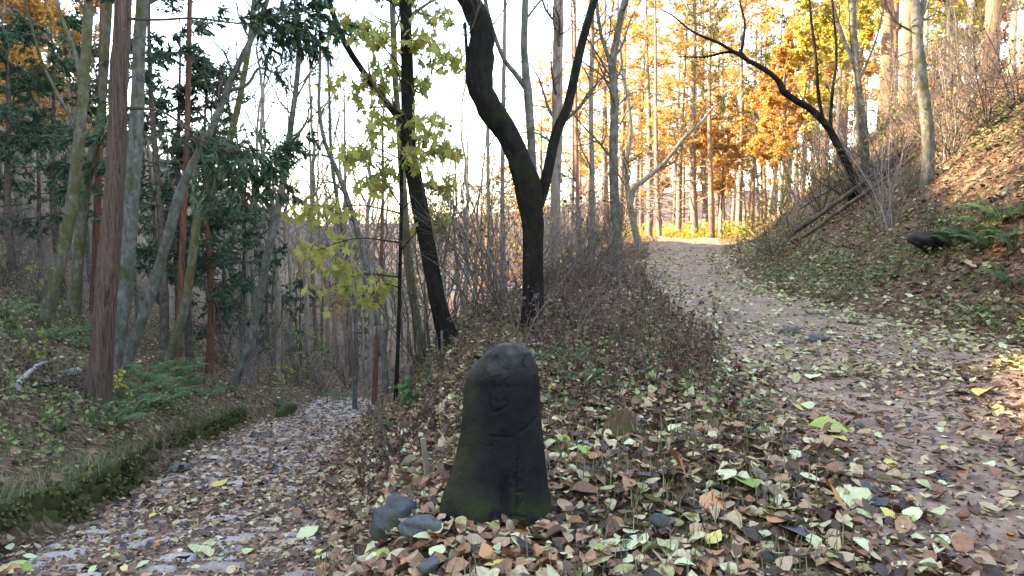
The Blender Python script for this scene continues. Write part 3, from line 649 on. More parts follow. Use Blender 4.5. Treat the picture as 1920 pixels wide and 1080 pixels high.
hero('leaning_tree', 'pale patchy trunk leaning right just behind the large cedar', [([(235, 690), (262, 610), (292, 520), (316, 440), (332, 375), (355, 320), (400, 235), (440, 135), (482, 50), (520, -60)], [12, 11, 11, 11, 10, 8, 7, 6, 5]), ([(425, 170), (462, 160), (486, 128), (520, 138), (540, 128)], [4.5, 3, 1.6])], D['Fp'], 'grey_bark', 6, ext=2, twigs=(14, 1.5, 7, 5, .55))
hero('slim_cedar', 'slender straight reddish trunk in front of the leaning olive trunk', [([(333, 690), (339, 560), (344, 420), (348, 320), (352, 200), (355, 60), (357, -60)], [7.5, 7, 6.5, 6, 5])], D['G'], 'red_bark', 7, ext=3, K=24)
hero('leaning_tree', 'olive-grey trunk leaning right, crossing the slender reddish trunk', [([(312, 690), (340, 600), (360, 490), (368, 420), (385, 370), (412, 320), (432, 255), (450, 180), (470, 60), (480, -50)], [11, 10, 10, 9, 8, 7, 6, 5]), ([(368, 430), (362, 380), (364, 330), (372, 250)], [5, 4, 3])], D['H'], 'moss_bark', 8, ext=2, twigs=(10, 1.6, 7, 5, .5))
hero('leaning_tree', 'mossy-footed pale trunk curving right beside the far kerb', [([(434, 735), (455, 680), (474, 620), (488, 550), (503, 470), (522, 390), (540, 280), (552, 190), (560, 110), (556, 20), (550, -60)], [10, 9, 8.5, 8, 7.5, 6, 5, 4]), ([(530, 330), (560, 300), (600, 290), (640, 300)], [2.5, 1.6, 1]), ([(552, 190), (580, 140), (610, 100)], [2.5, 1])], D['J'], 'grey_bark', 9, ext=2, twigs=(12, 1.6, 7, 5, .45))
pI = hit(392, 703); conifer('young_cedar', 'young cedar with crooked red stem and dark green crown on the left bank', pI, 7.2, .085, .28, 46, 1.35, 'red_bark', 'cedar_leaf', 31, per=34, lsz=.12, n2=7, lean=(.02, 0))
for n, (px, py, Y, H, L, lab) in enumerate([(300, 640, 17.5, 10, 2.2, 'dark green cedar behind the leaning trunks right of the large cedar'), (345, 620, 19.5, 8.5, 1.9, 'dense dark cedar between the olive leaning trunk and the young cedar'), (110, 560, 21, 7.5, 2.2, 'dark cedar spreading its boughs behind the two mossy trunks'), (25, 520, 20, 7.0, 2.3, 'dark cedar at the left edge of the picture behind the mossy trunks'), (455, 650, 24, 7.5, 1.7, 'dark green cedar on the bank behind the mossy-footed pale trunk')]):
    x = (px - CX) / F * Y; conifer('cedar_tree', lab, np.array([x, Y, hz(x, Y)]), H, .09, .30 if n not in (4,) else .12, 32, L, 'dead_wood', 'cedar_leaf', 50 + n, per=38, lsz=.15, n2=8, up=-.03)
# ------------------------------------------------------------------ the dark S-shaped tree and its neighbours
d = D['L']
hero('crooked_tree', 'dark crooked S-shaped tree in the centre with a second slimmer stem', [([(1000, 622), (1000, 560), (1000, 480), (998, 410), (988, 345), (972, 292), (945, 240), (915, 195), (900, 160), (902, 110), (904, 60), (890, 18), (868, -25), (850, -110)], [27, 25, 24, 26, 28, 25, 26, 27, 28, 26, 26, 24, 23, 22]),
    ([(1008, 385), (1022, 345), (1034, 290), (1046, 240), (1062, 208), (1074, 155), (1094, 70), (1120, -20), (1140, -100)], [14, 13, 12, 11, 10, 9, 8], d, d + .3, 3), ([(890, 178), (880, 160), (877, 120), (874, 80), (872, 42)], [6, 4.5, 4, 3.6, 3.2], d - .05)], d, 'dark_bark', 11, ext=5, sides=22, K=60, twigs=(5, 1.6, 5, 4, .72))
hero('slim_tree', 'slim forked grey trunk rising right behind the crooked dark tree', [([(1006, 540), (1003, 420), (998, 300), (992, 200), (988, 150), (983, 90), (986, 0), (990, -80)], [10, 9, 9, 8.5, 8, 7, 6]), ([(990, 172), (968, 140), (945, 110), (925, 60), (912, 10), (905, -40)], [6, 5, 4.5, 4])], 11.5, 'grey_bark', 12, ext=3, twigs=(5, 1.2, 5, 4, .6))
hero('larch_tree', 'straight pale larch trunk between the crooked tree and its second stem', [([(1038, 500), (1041, 380), (1044, 260), (1046, 130), (1047, 0), (1048, -150)], [13, 12, 11.5, 11, 10])], 17, 'larch_bark', 13, ext=5, twigs=(16, 2.0, 5, 3, .3))
hero('mossy_tree', 'thick dark mossy trunk left of the crooked tree with a long left limb', [([(842, 645), (826, 585), (808, 500), (794, 420), (780, 350), (768, 280), (764, 180), (762, 60), (760, -60)], [22, 20, 18, 17, 16, 15, 14, 13]), ([(764, 235), (738, 208), (712, 178), (685, 140), (655, 95), (632, 45), (618, 0), (608, -60)], [9, 8, 7.5, 7, 6.5, 5.5, 5], D['S'], D['S'] + .5, 2)], D['S'], 'dark_bark', 14, ext=4, sides=16, twigs=(6, 1.5, 6, 4, .55))
hero('slim_tree', 'slim mossy trunk left of the thick dark mossy trunk', [([(795, 672), (780, 590), (768, 500), (760, 420), (755, 340), (748, 240), (740, 120), (735, -40)], [10, 9, 8.5, 8, 7, 6])], D['R2'], 'moss_bark', 15, ext=2, twigs=(6, 1.4, 6, 4, .5))
for n, (pts, Y, hw, mt, lab) in enumerate([([(722, 690), (700, 560), (672, 440), (640, 340), (610, 270), (598, 200), (600, 120)], 16, [7, 6, 5, 3], 'grey_bark', 'thin bare tree leaning left behind the yellow maple sapling'),
    ([(665, 745), (668, 640), (660, 520), (640, 420), (622, 300), (618, 200)], 20, [5, 4.5, 4, 3], 'grey_bark', 'thin bare tree with upright twigs left of the yellow maple'),
    ([(702, 742), (706, 660), (712, 560), (716, 450), (718, 330)], 19, [6, 5, 4, 3], 'red_bark', 'thin reddish trunk near the bend of the cobbled path'),
    ([(942, 470), (942, 340), (944, 200), (946, 60), (946, -50)], 21, [5, 4.6, 4.2, 3.5], 'larch_bark', 'thin larch left of the forked grey trunk'),
    ([(918, 480), (916, 380), (915, 260), (912, 100), (910, -50)], 25, [4.6, 4.2, 4, 3.4], 'pale_bark', 'pale thin trunk seen left of the crooked tree'),
    ([(1110, 478), (1110, 350), (1108, 220), (1110, 100), (1112, -40)], 23, [6, 5.5, 5, 4], 'larch_bark', 'straight thin larch right of the crooked tree'),
    ([(1158, 462), (1152, 380), (1150, 280), (1152, 190), (1148, 130), (1158, 60), (1176, -30)], 18.5, [10, 9.5, 9, 8, 6], 'grey_bark', 'grey forked tree at the left edge of the road bend'),
    ([(1085, 470), (1082, 360), (1080, 240), (1078, 60), (1076, -40)], 28, [4.6, 4.2, 4, 3.4], 'pine_bark', 'distant reddish pine between the two straight larches')]):
    extra = [([(1148, 135), (1138, 100), (1126, 60), (1118, 0), (1112, -50)], [5, 4, 3.4])] if n == 6 else []
    hero('larch_tree' if 'larch' in lab else 'pine_tree' if 'pine' in lab else 'slim_tree', lab, [(pts, hw)] + extra, Y, mt, 60 + n, ext=3, sides=10, K=26, twigs=(13 if n not in (0, 1) else 18, 1.9, 6, 4, .3))
hero('forked_tree', 'pale forked tree with one long limb reaching over the road bend', [([(1197, 462), (1188, 420), (1182, 385), (1176, 350), (1174, 310), (1182, 250), (1178, 190), (1165, 120), (1160, 40)], [8, 7, 6.5, 5, 4.5, 4, 3]), ([(1183, 380), (1190, 352), (1215, 332), (1250, 300), (1285, 255), (1312, 232), (1335, 203), (1352, 190)], [6, 5.5, 5, 4, 3, 1.6])], 26, 'pale_bark', 16, ext=2, sides=10, twigs=(10, 2.2, 6, 4, .35))
# yellow maple sapling: thin stem, side branches, large leaves each a part of its own
def maple_leaf_mesh(seed):
    r = RS(seed); tips = [(-155, .42), (-128, .22), (-95, .72), (-62, .42), (-32, .86), (-14, .55), (0, 1.0), (14, .55), (32, .86), (62, .42), (95, .72), (128, .22), (155, .42)]
    V = [[0, 0, .0]]
    for a, l in tips:
        l *= r.uniform(.88, 1.1); an = math.radians(a); V.append([math.sin(an) * l * .62, .22 + math.cos(an) * l * .62, -.16 * l * l + r.uniform(-.04, .04)])
    V.append([0, -.5, -.06]); V[0] = [0, .16, .04]
    t = [[0, i + 1, i] for i in range(1, 13)] + [[0, 1, 14], [0, 14, 13]]
    return mesh_from('leaf', V, None, t, False)
ML = [maple_leaf_mesh(90 + k) for k in range(8)]
MLV = [(np.array([v.co[:] for v in me.vertices]), [list(p.vertices) for p in me.polygons]) for me in ML]
for me in ML: me.materials.append(M['maple_leaf'])
d = D['Q']; rng = RS(5)
P0, R0 = stem_from([(742, 752), (745, 680), (748, 600), (750, 500), (752, 400), (753, 300), (755, 200), (757, 100), (758, 0), (760, -90)], d, [5, 4.5, 4.2, 4, 3.8, 3.5, 3.2, 2.8, 2.4, 2], 40, True, 1.2, rng)
b0 = P0[0].copy(); b0[2] = hz(b0[0], b0[1]); maple = empty('maple_sapling', tuple(b0)); tag(maple, 'slender maple sapling hung with large yellow-green leaves beside the cobbled path', 'tree')
tb = Buf(); tubes(tb, P0, R0, 8); obj('trunk', tb.mesh('trunk', b0), M['dark_bark'], maple)
cb = Buf(); tips = []
for (sx0, sy0), (ex0, ey0), dz, cnt in [((752, 400), (575, 405), -.5, 26), ((753, 390), (690, 330), .4, 14), ((751, 455), (580, 475), -.4, 26), ((751, 470), (830, 420), .3, 22), ((750, 520), (600, 545), -.2, 40), ((750, 540), (690, 560), .5, 18), ((752, 395), (840, 350), .3, 22), ((753, 300), (650, 290), -.3, 26), ((753, 285), (840, 280), .2, 34), ((753, 260), (625, 160), .5, 16), ((754, 220), (690, 150), .2, 24), ((755, 180), (845, 100), -.3, 28), ((755, 130), (640, 35), .3, 36), ((756, 90), (830, 30), .4, 18), ((757, 60), (700, -40), -.4, 26), ((757, 20), (800, -60), .2, 20), ((753, 240), (800, 230), -.5, 20), ((753, 310), (790, 300), -.3, 22), ((755, 160), (720, 120), .4, 14), ((756, 110), (700, 70), -.3, 22), ((755, 200), (800, 160), .4, 22), ((754, 250), (700, 230), -.4, 18), ((757, 40), (770, -20), .3, 22), ((753, 330), (700, 345), -.2, 18), ((756, 140), (790, 70), -.2, 20)]:
    s = at(sx0, sy0, d); e_ = at(ex0, ey0, d + dz); md = (s + e_) / 2 + np.array([0, 0, .12])
    P1 = spline(np.array([s, md, e_]), 9); tubes(cb, P1, np.linspace(.011, .003, 9), 5)
    A, Ar = grow(P1[None], np.full((1, 9), .006), 6, .42, .8, -.02, .1, 5, rng, .6, .3, 1); tubes(cb, A, Ar, 3)
    for k in range(int(cnt * 1.9)):
        src = A[rng.randint(len(A))] if rng.rand() < .7 else P1[4:]
        tips.append(src[rng.randint(1, len(src))] + rng.randn(3) * [.09, .10, .06])
crown = obj('crown', cb.mesh('crown', b0), M['dark_bark'], maple)
tips.sort(key=lambda p: p[1]); rest = Buf()
for n, p in enumerate(tips):
    s = rng.uniform(.12, .20); rot = (-rng.uniform(.35, 1.35), rng.uniform(-.4, .4), rng.uniform(0, 6.28))
    if n < 300:
        o = obj('leaf', ML[n % 8], None, crown, tuple(p - b0)); o.rotation_euler = rot; o.scale = (s, s, s)
    else:
        Rm = np.array(Euler(rot).to_matrix()); v0, t0_ = MLV[n % 8]; rest.add((v0 * s) @ Rm.T + p, None, t0_)
if rest.n: tag(obj('foliage', rest.mesh('foliage', b0, False), M['maple_leaf'], maple), kind='stuff')
# ------------------------------------------------------------------ trees on the right slope
hero('arching_tree', 'dark crooked tree arching left over the road from the right slope', [([(1600, 335), (1585, 300), (1566, 262), (1548, 232), (1520, 205), (1492, 188), (1470, 172), (1458, 150), (1430, 128), (1400, 112), (1388, 100), (1360, 98), (1320, 107), (1270, 106)], [8.5, 8, 8, 8, 7.5, 7, 7, 6, 5.5, 5, 4, 3, 2, 1]),
    ([(1388, 104), (1394, 75), (1396, 40), (1388, 5), (1390, -40)], [4, 3, 2.4, 1.6], D['W']), ([(1400, 112), (1350, 82), (1300, 60), (1262, 30), (1240, 18)], [4, 3, 2, 1.2], D['W'], D['W'] - 1), ([(1545, 232), (1535, 180), (1530, 110), (1520, 30), (1515, -50)], [4, 3.5, 3, 2.4], D['W']), ([(1556, 248), (1560, 180), (1568, 100), (1560, 0)], [4.5, 3.5, 3, 2], D['W'])], D['W'], 'dark_bark', 17, ext=0, sides=12, K=44, twigs=(8, 1.0, 6, 4, .3))
hero('slim_tree', 'slim grey forked tree on the right slope above the fallen poles', [([(1618, 352), (1622, 290), (1616, 220), (1608, 150), (1601, 80), (1598, 10), (1596, -80)], [10, 9.5, 9, 8.5, 8, 7]), ([(1606, 140), (1595, 105), (1580, 70), (1564, 20), (1550, -30)], [6, 5, 4.6, 4]), ([(1612, 150), (1628, 112), (1644, 70), (1660, 0), (1668, -40)], [2.6, 2.2, 2, 1.6])], D['X'], 'grey_bark', 18, ext=4, twigs=(5, 1.4, 5, 4, .6))
hero('pale_tree', 'pale grey smooth-barked tree on the right slope, nearest and thickest there', [([(1738, 346), (1740, 290), (1736, 220), (1728, 150), (1722, 90), (1718, 40), (1710, -30), (1702, -100)], [14, 13, 12.5, 12.5, 12, 11, 10, 9]), ([(1720, 50), (1730, 10), (1738, -40), (1746, -100)], [8, 7, 6.5, 6], D['Y'], D['Y'] + .3, 3)], D['Y'], 'grey_bark', 19, ext=4, sides=16, twigs=(4, 1.4, 5, 4, .55))
# ------------------------------------------------------------------ background forest: a few models of each kind, then copies, labelled by their order from the left
ORD = ['first', 'second', 'third', 'fourth', 'fifth', 'sixth', 'seventh', 'eighth', 'ninth', 'tenth', 'eleventh', 'twelfth', 'thirteenth', 'fourteenth', 'fifteenth', 'sixteenth', 'seventeenth', 'eighteenth', 'nineteenth', 'twentieth', 'twenty-first', 'twenty-second', 'twenty-third', 'twenty-fourth', 'twenty-fifth', 'twenty-sixth', 'twenty-seventh', 'twenty-eighth', 'twenty-ninth', 'thirtieth']
ORD += ['thirty-' + w for w in ORD[:9]] + ['fortieth'] + ['forty-' + w for w in ORD[:9]] + ['fiftieth'] + ['fifty-' + w for w in ORD[:9]]
def plant_all(protos, spots, phrase, group, seed):
    """spots: (x, y, scale); phrase: '{} larch from the left ...'"""
    r = RS(seed); spots = sorted(spots, key=lambda s: s[0] / s[1])
    for n, (x, y, sc) in enumerate(spots):
        pr = protos[n % len(protos)]
        o = pr if n < len(protos) else copy_tree(pr)
        o.location = (x, y, hz(x, y)); o.rotation_euler = (r.uniform(-.03, .03), r.uniform(-.03, .03), r.uniform(0, 6.28)); o.scale = (sc, sc, sc * r.uniform(.92, 1.08))
        tag(o, phrase.format(ORD[n]), 'tree', group)
Z0 = np.zeros(3)
def sx_(px, Y): return (px - CX) / F * Y
# larches and pines beyond the road bend (sunlit)
pl = [conifer('larch_tree', '', Z0, 17, .18, .30, 52, 2.6, 'larch_bark', 'gold_leaf', 100 + k, per=38, lsz=.15, n2=9, up=.0, droop=.2, deadn=22) for k in range(3)]
spots = [(sx_(px, Y), Y, s) for px, Y, s in [(1218, 44, .9), (1302, 46, 1.15), (1262, 60, 1), (1345, 62, 1), (1130, 52, 1), (1190, 66, 1), (1405, 58, 1), (1448, 66, 1.0), (1010, 62, .95), (1085, 75, 1), (1238, 84, 1), (1372, 88, 1.05), (980, 80, 1), (1500, 70, 1), (1160, 46, .95), (1100, 58, 1), (1040, 68, 1), (1320, 54, 1), (1270, 48, .9), (1385, 50, .95), (1200, 56, 1), (1425, 60, 1), (1140, 76, 1.1), (1300, 78, 1.1), (1220, 72, 1.1), (1475, 54, 1.0), (1355, 70, 1.1), (950, 66, 1.0), (900, 78, 1.0)]]
plant_all(pl, spots, '{} from the left of the golden larches beyond the road bend', 'golden larches beyond the road bend', 1)
pp = [conifer('pine_tree', '', Z0, 16, .15, .4, 40, 2.3, 'pine_bark', 'pine_leaf', 110 + k, per=16, lsz=.17, n2=7, up=.05, droop=-.1, deadn=14) for k in range(3)]
spots = [(sx_(px, Y), Y, s) for px, Y, s in [(1332, 43, .95), (1408, 47, .8), (1432, 52, .85), (1470, 48, .9), (1165, 56, .9), (1278, 72, 1), (1388, 74, 1), (1520, 56, 1), (1100, 64, .9)]]
plant_all(pp, spots, '{} from the left of the red-stemmed pines beyond the road bend', 'red pines beyond the road bend', 2)
po = [broadleaf('autumn_maple', '', Z0, 8.5, .13, 120 + k, 'pale_bark', 'twig', 'orange_leaf', 12000, .125, .22, 13, 3.0, 7, 4, wig=.3, flat=.5) for k in range(3)]
spots = [(sx_(px, Y), Y, s) for px, Y, s in [(1350, 45, .95), (1440, 42, .9), (1490, 38, .85), (1235, 54, .9), (1530, 46, 1.0), (1395, 60, 1.1), (1290, 62, 1.0), (1170, 74, 1), (1460, 30, .75), (1110, 82, 1.1), (1570, 34, .9), (1620, 40, 1.1), (1740, 44, 1.2), (1850, 42, 1.2), (1330, 70, 1.1)]]
plant_all(po, spots, '{} from the left of the orange-leaved maples around the road bend', 'orange maples around the road bend', 3)
py_ = [broadleaf('yellow_tree', '', Z0, 9, .12, 130 + k, 'pale_bark', 'twig', 'yellow_leaf', 11000, .12, .25, 12, 2.8, 7, 4, wig=.3, flat=.4) for k in range(2)]
spots = [(sx_(px, Y), Y, s) for px, Y, s in [(1500, 30, .7), (1640, 30, .9), (1760, 26, .8), (1700, 38, 1.1), (1420, 70, 1.1), (1830, 30, 1.0), (1330, 90, 1.2), (1560, 27, .8), (1600, 34, 1.0), (1880, 24, .9), (1720, 24, .75), (1900, 33, 1.1), (1800, 38, 1.2)]]
plant_all(py_, spots, '{} from the left of the yellow-leaved trees behind the right slope', 'yellow trees behind the right slope', 4)
# big pines standing on the bench above the right slope
pb = [conifer('tall_pine', '', Z0, 17, .19, .5, 34, 2.6, 'pine_bark', 'pine_leaf', 140 + k, per=18, lsz=.18, n2=7, up=.05, droop=-.1, deadn=6, trunk_sides=12) for k in range(2)]
spots = [(sx_(px, Y), Y, s) for px, Y, s in [(1650, 26, 1), (1688, 29, 1.1), (1575, 31, .9), (1668, 36, 1.1), (1840, 22, 1.0), (1540, 40, 1), (1765, 36, 1)]]
plant_all(pb, spots, '{} from the left of the thick reddish pines above the right slope', 'thick pines above the right slope', 5)
# bare trees in the valley and on the left hillside
pv = [broadleaf('bare_tree', '', Z0, 10.5, .085, 150 + k, ['grey_bark', 'pale_bark', 'pale_bark', 'grey_bark'][k], ['pale_twig', 'pale_twig', 'twig', 'pale_twig'][k], None, 0, 0, .3, 13, 3.2, 7, 6, wig=.5, lean=((-.08, .05)[k % 2], 0)) for k in range(4)]
r = RS(31); spots = []
while len(spots) < 40:
    px, Y = r.uniform(430, 900), r.uniform(22, 75)
    x = sx_(px, Y)
    if hz(x, Y) < -1.2 and all(abs(px - sx_p / s[1] * 1) > 9 for s in spots for sx_p in [s[0] * F + CX * s[1]]): spots.append((x, Y, r.uniform(.75, 1.1)))
plant_all(pv, spots, '{} from the left of the bare trees standing in the valley', 'bare trees in the valley', 6)
pt = [conifer('bare_larch', '', Z0, 17, .12, .2, 3, 1.5, 'larch_bark', 'gold_leaf', 160 + k, n2=4, foliage=0, deadn=70) for k in range(2)]
plant_all(pt, [(sx_(px, Y), Y, s) for px, Y, s in [(655, 40, 1.0), (875, 44, 1.0), (1072, 40, 1.0), (1235, 42, 1), (590, 52, 1.1)]], '{} from the left of the tall leafless larches against the bright sky', 'leafless larches', 15)
pt2 = [broadleaf('tall_bare_tree', '', Z0, 15, .11, 190 + k, 'pale_bark', 'pale_twig', None, 0, 0, .3, 22, 3.6, 8, 6, wig=.7, up=.12) for k in range(2)]
plant_all(pt2, [(sx_(px, Y), Y, s) for px, Y, s in [(515, 26, 1.0), (575, 31, 1.1), (690, 33, 1.1), (860, 30, .95), (470, 33, 1.1), (545, 42, 1.1), (610, 40, 1.05), (650, 48, 1.2), (720, 52, 1.2), (780, 44, 1.05), (835, 50, 1.2), (930, 46, 1.0), (495, 50, 1.2), (600, 62, 1.3), (680, 66, 1.3), (440, 44, 1.1)]], '{} from the left of the tall twiggy bare trees against the sky', 'tall bare trees against the sky', 16)
pv2 = [copy_tree(p) for p in pv]; r = RS(32); spots = []
while len(spots) < 26:
    px, Y = r.uniform(-60, 470), r.uniform(21, 60)
    spots.append((sx_(px, Y), Y, r.uniform(.7, 1.05)))
plant_all(pv2, spots, '{} from the left of the bare trees on the left hillside', 'bare trees on the left hillside', 7)
po2 = [copy_tree(po[0]), copy_tree(py_[0])]
plant_all(po2, [(sx_(px, Y), Y, s) for px, Y, s in [(40, 28, 1.1), (110, 34, 1.2), (180, 42, 1.2), (10, 40, 1.3), (70, 48, 1.3), (140, 50, 1.3), (-30, 32, 1.2), (560, 60, .7), (620, 55, .5)]], '{} from the left of the autumn-leaved trees left of the maple sapling', 'autumn trees on the left', 8)
pc2 = [conifer('distant_cedar', '', Z0, 9, .10, .15, 42, 1.9, 'dead_wood', 'cedar_leaf', 170 + k, per=26, lsz=.22, n2=6, up=-.03) for k in range(2)]
plant_all(pc2, [(sx_(px, Y), Y, s) for px, Y, s in [(80, 27, .75), (330, 30, .85), (290, 36, 1.0), (420, 34, .8), (500, 40, .7), (690, 42, .55), (560, 34, .45)]], '{} from the left of the distant dark cedars on the left', 'distant cedars', 9)
# ------------------------------------------------------------------ far ridge with its leafless wood
a = np.linspace(-1, 1, 120); rr_ = np.linspace(0, 1, 40)
az, RR = np.meshgrid(a, rr_); ang_ = az * 1.25
dist = 150 + RR * 260; hx = np.sin(ang_) * dist; hy = np.cos(ang_) * dist
hzv = -16 + (np.sin(np.clip(RR * 1.15, 0, 1) * math.pi / 2)) * (15 + 22 * np.abs(np.sin(ang_ * 1.3 + .45)) + 9 * vnoise(az * 6 + 3, RR * 2)) + 2.5 * vnoise(hx * .04, hy * .04)
m, nt, b, v = newmat('far_hill'); f = noise(nt, v, .25, 6, .75); nt.links.new(ramp(nt, [(.3, (.045, .034, .030)), (.55, (.085, .064, .056)), (.7, (.11, .07, .045))], f), b.inputs['Base Color'])
hills = obj('hills', mesh_from('hills', np.stack([hx, hy, hzv], -1).reshape(-1, 3), grid_quads(40, 120)), m); tag(hills, kind='structure')
r = RS(41); N = 430; ii = r.randint(2, 36, N); jj = r.randint(18, 104, N); base = np.stack([hx[ii, jj], hy[ii, jj], hzv[ii, jj]], 1) + np.c_[r.randn(N, 2) * 3, np.zeros(N)]
H = r.uniform(7, 12, N); K = 4; f = np.linspace(0, 1, K); Pt = base[:, None, :] + np.stack([np.zeros((N, K)), np.zeros((N, K)), H[:, None] * f[None]], -1); Pt[:, 1:, :2] += r.randn(N, K - 1, 2) * .3
wb = Buf(); tubes(wb, Pt, np.repeat(np.array([[.2, .15, .1, .03]]), N, 0), 3)
A, Ar = grow(Pt, np.repeat(np.array([[.2, .15, .1, .03]]), N, 0), 7, .5, .65, .08, .15, 4, r, .6, .3, 1, minr=.045); tubes(wb, A, Ar, 3)
B, Br = grow(A, Ar, 2, .6, .7, .05, .2, 3, r, .7, .3, 1, minr=.035); tubes(wb, B, Br, 3)
tag(obj('far_wood', wb.mesh('far_wood'), bark('far_bark', (.05, .038, .034), (.12, .095, .085), None, stretch=(1, 1, 1), bstr=.1)), 'leafless pale wood covering the far ridge beyond the valley', 'wood', kind='stuff')
lb = Buf(); k = r.randint(0, len(A), 16000); leaves(lb, A[k, 2] + r.randn(16000, 3) * .6, .7, r, simple=True)
m = leafmat('far_autumn_leaf', [(0, (.10, .06, .045)), (.5, (.16, .10, .06)), (1, (.18, .15, .07))], .3)
tag(obj('far_foliage', lb.mesh('far_foliage', smooth=False), m), 'sparse rusty foliage over the far ridge', 'foliage', kind='stuff')
# ------------------------------------------------------------------ cedars on the left hill outside the frame: added so that their shade covers the fork
r = RS(55); ph = [copy_tree(p) for p in pc2]; sp2 = []
for n in range(26): sp2.append((r.uniform(-44, -26), r.uniform(-12, 24), r.uniform(.8, 1.2)))
sp2 = [s for s in sp2 if not (-3 < s[1] < 8 and s[0] < -33) and s[0] < -.72 * s[1] - 3]
plant_all(ph, sp2, '{} from the left of the unseen cedars added on the left hill for shade', 'unseen shade cedars on the left hill', 10)
# ------------------------------------------------------------------ shrubs, poles, dead wood
def shrub(name, label, base, H, nst, seed, spread=.5, tw='twig', leafm=None, nl=0, lsz=.06, lean=(0, 0, 0), n2=6, n3=5, rad=.012, group=None):
    rng = RS(seed); d = np.stack([rng.randn(nst) * spread + lean[0], rng.randn(nst) * spread + lean[1], np.ones(nst)], 1); d = nrm(d)
    K = 9; pts = [np.asarray(base) + np.c_[rng.randn(nst, 2) * .06, np.full(nst, -.05)]]; L = H * rng.uniform(.6, 1.1, (nst, 1))
    for k in range(1, K): d = nrm(d + rng.randn(nst, 3) * .1); pts.append(pts[-1] + d * L / (K - 1))
    A = np.stack(pts, 1); Ar = rad * rng.uniform(.6, 1.2, (nst, 1)) * np.linspace(1, .3, K)[None]
    e = empty(name, tuple(base)); tag(e, label, 'shrub', group)
    sb_ = Buf(); tubes(sb_, A, Ar, 5); obj('stems', sb_.mesh('stems', base), M[tw], e)['kind'] = 'stuff'
    cb = Buf(); B, Br = grow(A, Ar, n2, .45, .6, .04, .16, 6, rng, .6, .2); tubes(cb, B, Br, 3)
    Cc = B
    if n3: Cc, Cr = grow(B, Br, n3, .5, .6, .03, .16, 4, rng, .7, .2, minr=.0012); tubes(cb, Cc, Cr, 3)
    obj('twigs', cb.mesh('twigs', base), M[tw], e)['kind'] = 'stuff'
    if leafm:
        lb = Buf(); i = rng.randint(0, len(Cc), nl); k = rng.randint(1, Cc.shape[1], nl); leaves(lb, Cc[i, k], lsz, rng, droop=.3); obj('foliage', lb.mesh('foliage', base, False), M[leafm], e)['kind'] = 'stuff'
    return e
SH = [(955, 600, 2.6, 11, .33, 'twig', None, 0, (-.45, 0, 0), 'tall bare shrub fanning left from the foot of the crooked tree'),
      (1060, 600, 1.4, 10, .5, 'twig', None, 0, (.3, -.2, 0), 'low bare shrub right of the foot of the crooked tree'),
      (905, 590, 2.4, 9, .4, 'twig', 'dry_weed', 160, (-.1, 0, 0), 'bare shrub with withered leaves left of the crooked tree'),
      (1095, 520, 2.3, 12, .45, 'twig', 'red_leaf', 420, (0, 0, 0), 'shrub with dark red leaves behind the dead weeds'),
      (1060, 510, 2.6, 12, .4, 'twig', 'red_leaf', 380, (0, 0, 0), 'twiggy reddish shrub right behind the crooked tree'),
      (1150, 480, 2.0, 12, .5, 'twig', 'red_leaf', 260, (0, 0, 0), 'reddish shrub under the grey forked tree'),
      (1000, 505, 2.6, 12, .4, 'twig', 'dry_weed', 300, (0, 0, 0), 'brown twiggy shrub hidden behind the crooked trunk'),
      (930, 530, 2.4, 12, .5, 'pale_twig', 'olive_leaf', 300, (0, 0, 0), 'olive shrub between the mossy trunk and the crooked tree'),
      (1450, 480, 1.5, 14, .6, 'twig', 'olive_leaf', 500, (-.2, 0, 0), 'leafy olive shrub at the foot of the right slope by the road bend'),
      (1490, 440, 1.7, 14, .6, 'twig', 'olive_leaf', 400, (-.2, 0, 0), 'olive shrub on the right slope left of the fallen poles'),
      (1540, 400, 1.9, 14, .6, 'twig', 'olive_leaf', 300, (-.2, 0, 0), 'twiggy shrub on the right slope behind the fallen poles'),
      (1590, 370, 2.1, 14, .6, 'twig', 'olive_leaf', 260, (-.2, 0, 0), 'bare thicket left of the slim forked tree on the slope'),
      (1660, 330, 2.1, 14, .6, 'twig', 'olive_leaf', 420, (-.2, 0, 0), 'yellow-green shrub between the slim forked tree and the pale tree'),
      (1790, 290, 2.2, 14, .6, 'twig', 'olive_leaf', 420, (-.3, 0, 0), 'yellow-green thicket right of the pale tree'),
      (1850, 240, 2.4, 15, .6, 'twig', None, 0, (-.4, 0, 0), 'bare tangled thicket near the right edge of the slope'),
      (1905, 200, 2.4, 15, .6, 'twig', 'dry_weed', 200, (-.4, 0, 0), 'brown tangled thicket at the top right edge'),
      (1700, 300, 2.6, 10, .5, 'twig', None, 0, (-.3, 0, 0), 'bare shrub leaning left behind the pale tree'),
      (1800, 560, .9, 8, .6, 'twig', None, 0, (.1, 0, 0), 'small bare bush on the lower right slope above the dark hollow')]
SH[-1] = (1745, 455, 1.1, 7, .4, 'twig', None, 0, (-.1, 0, 0), 'small bare bush growing above the dark hollow')
for n, (px, py, H, ns, spd, tw, lm, nl, ln_, lab) in enumerate(SH):
    shrub('shrub', lab, hit(px, py), H, ns, 300 + n, spd, tw, lm, nl, .055, ln_)
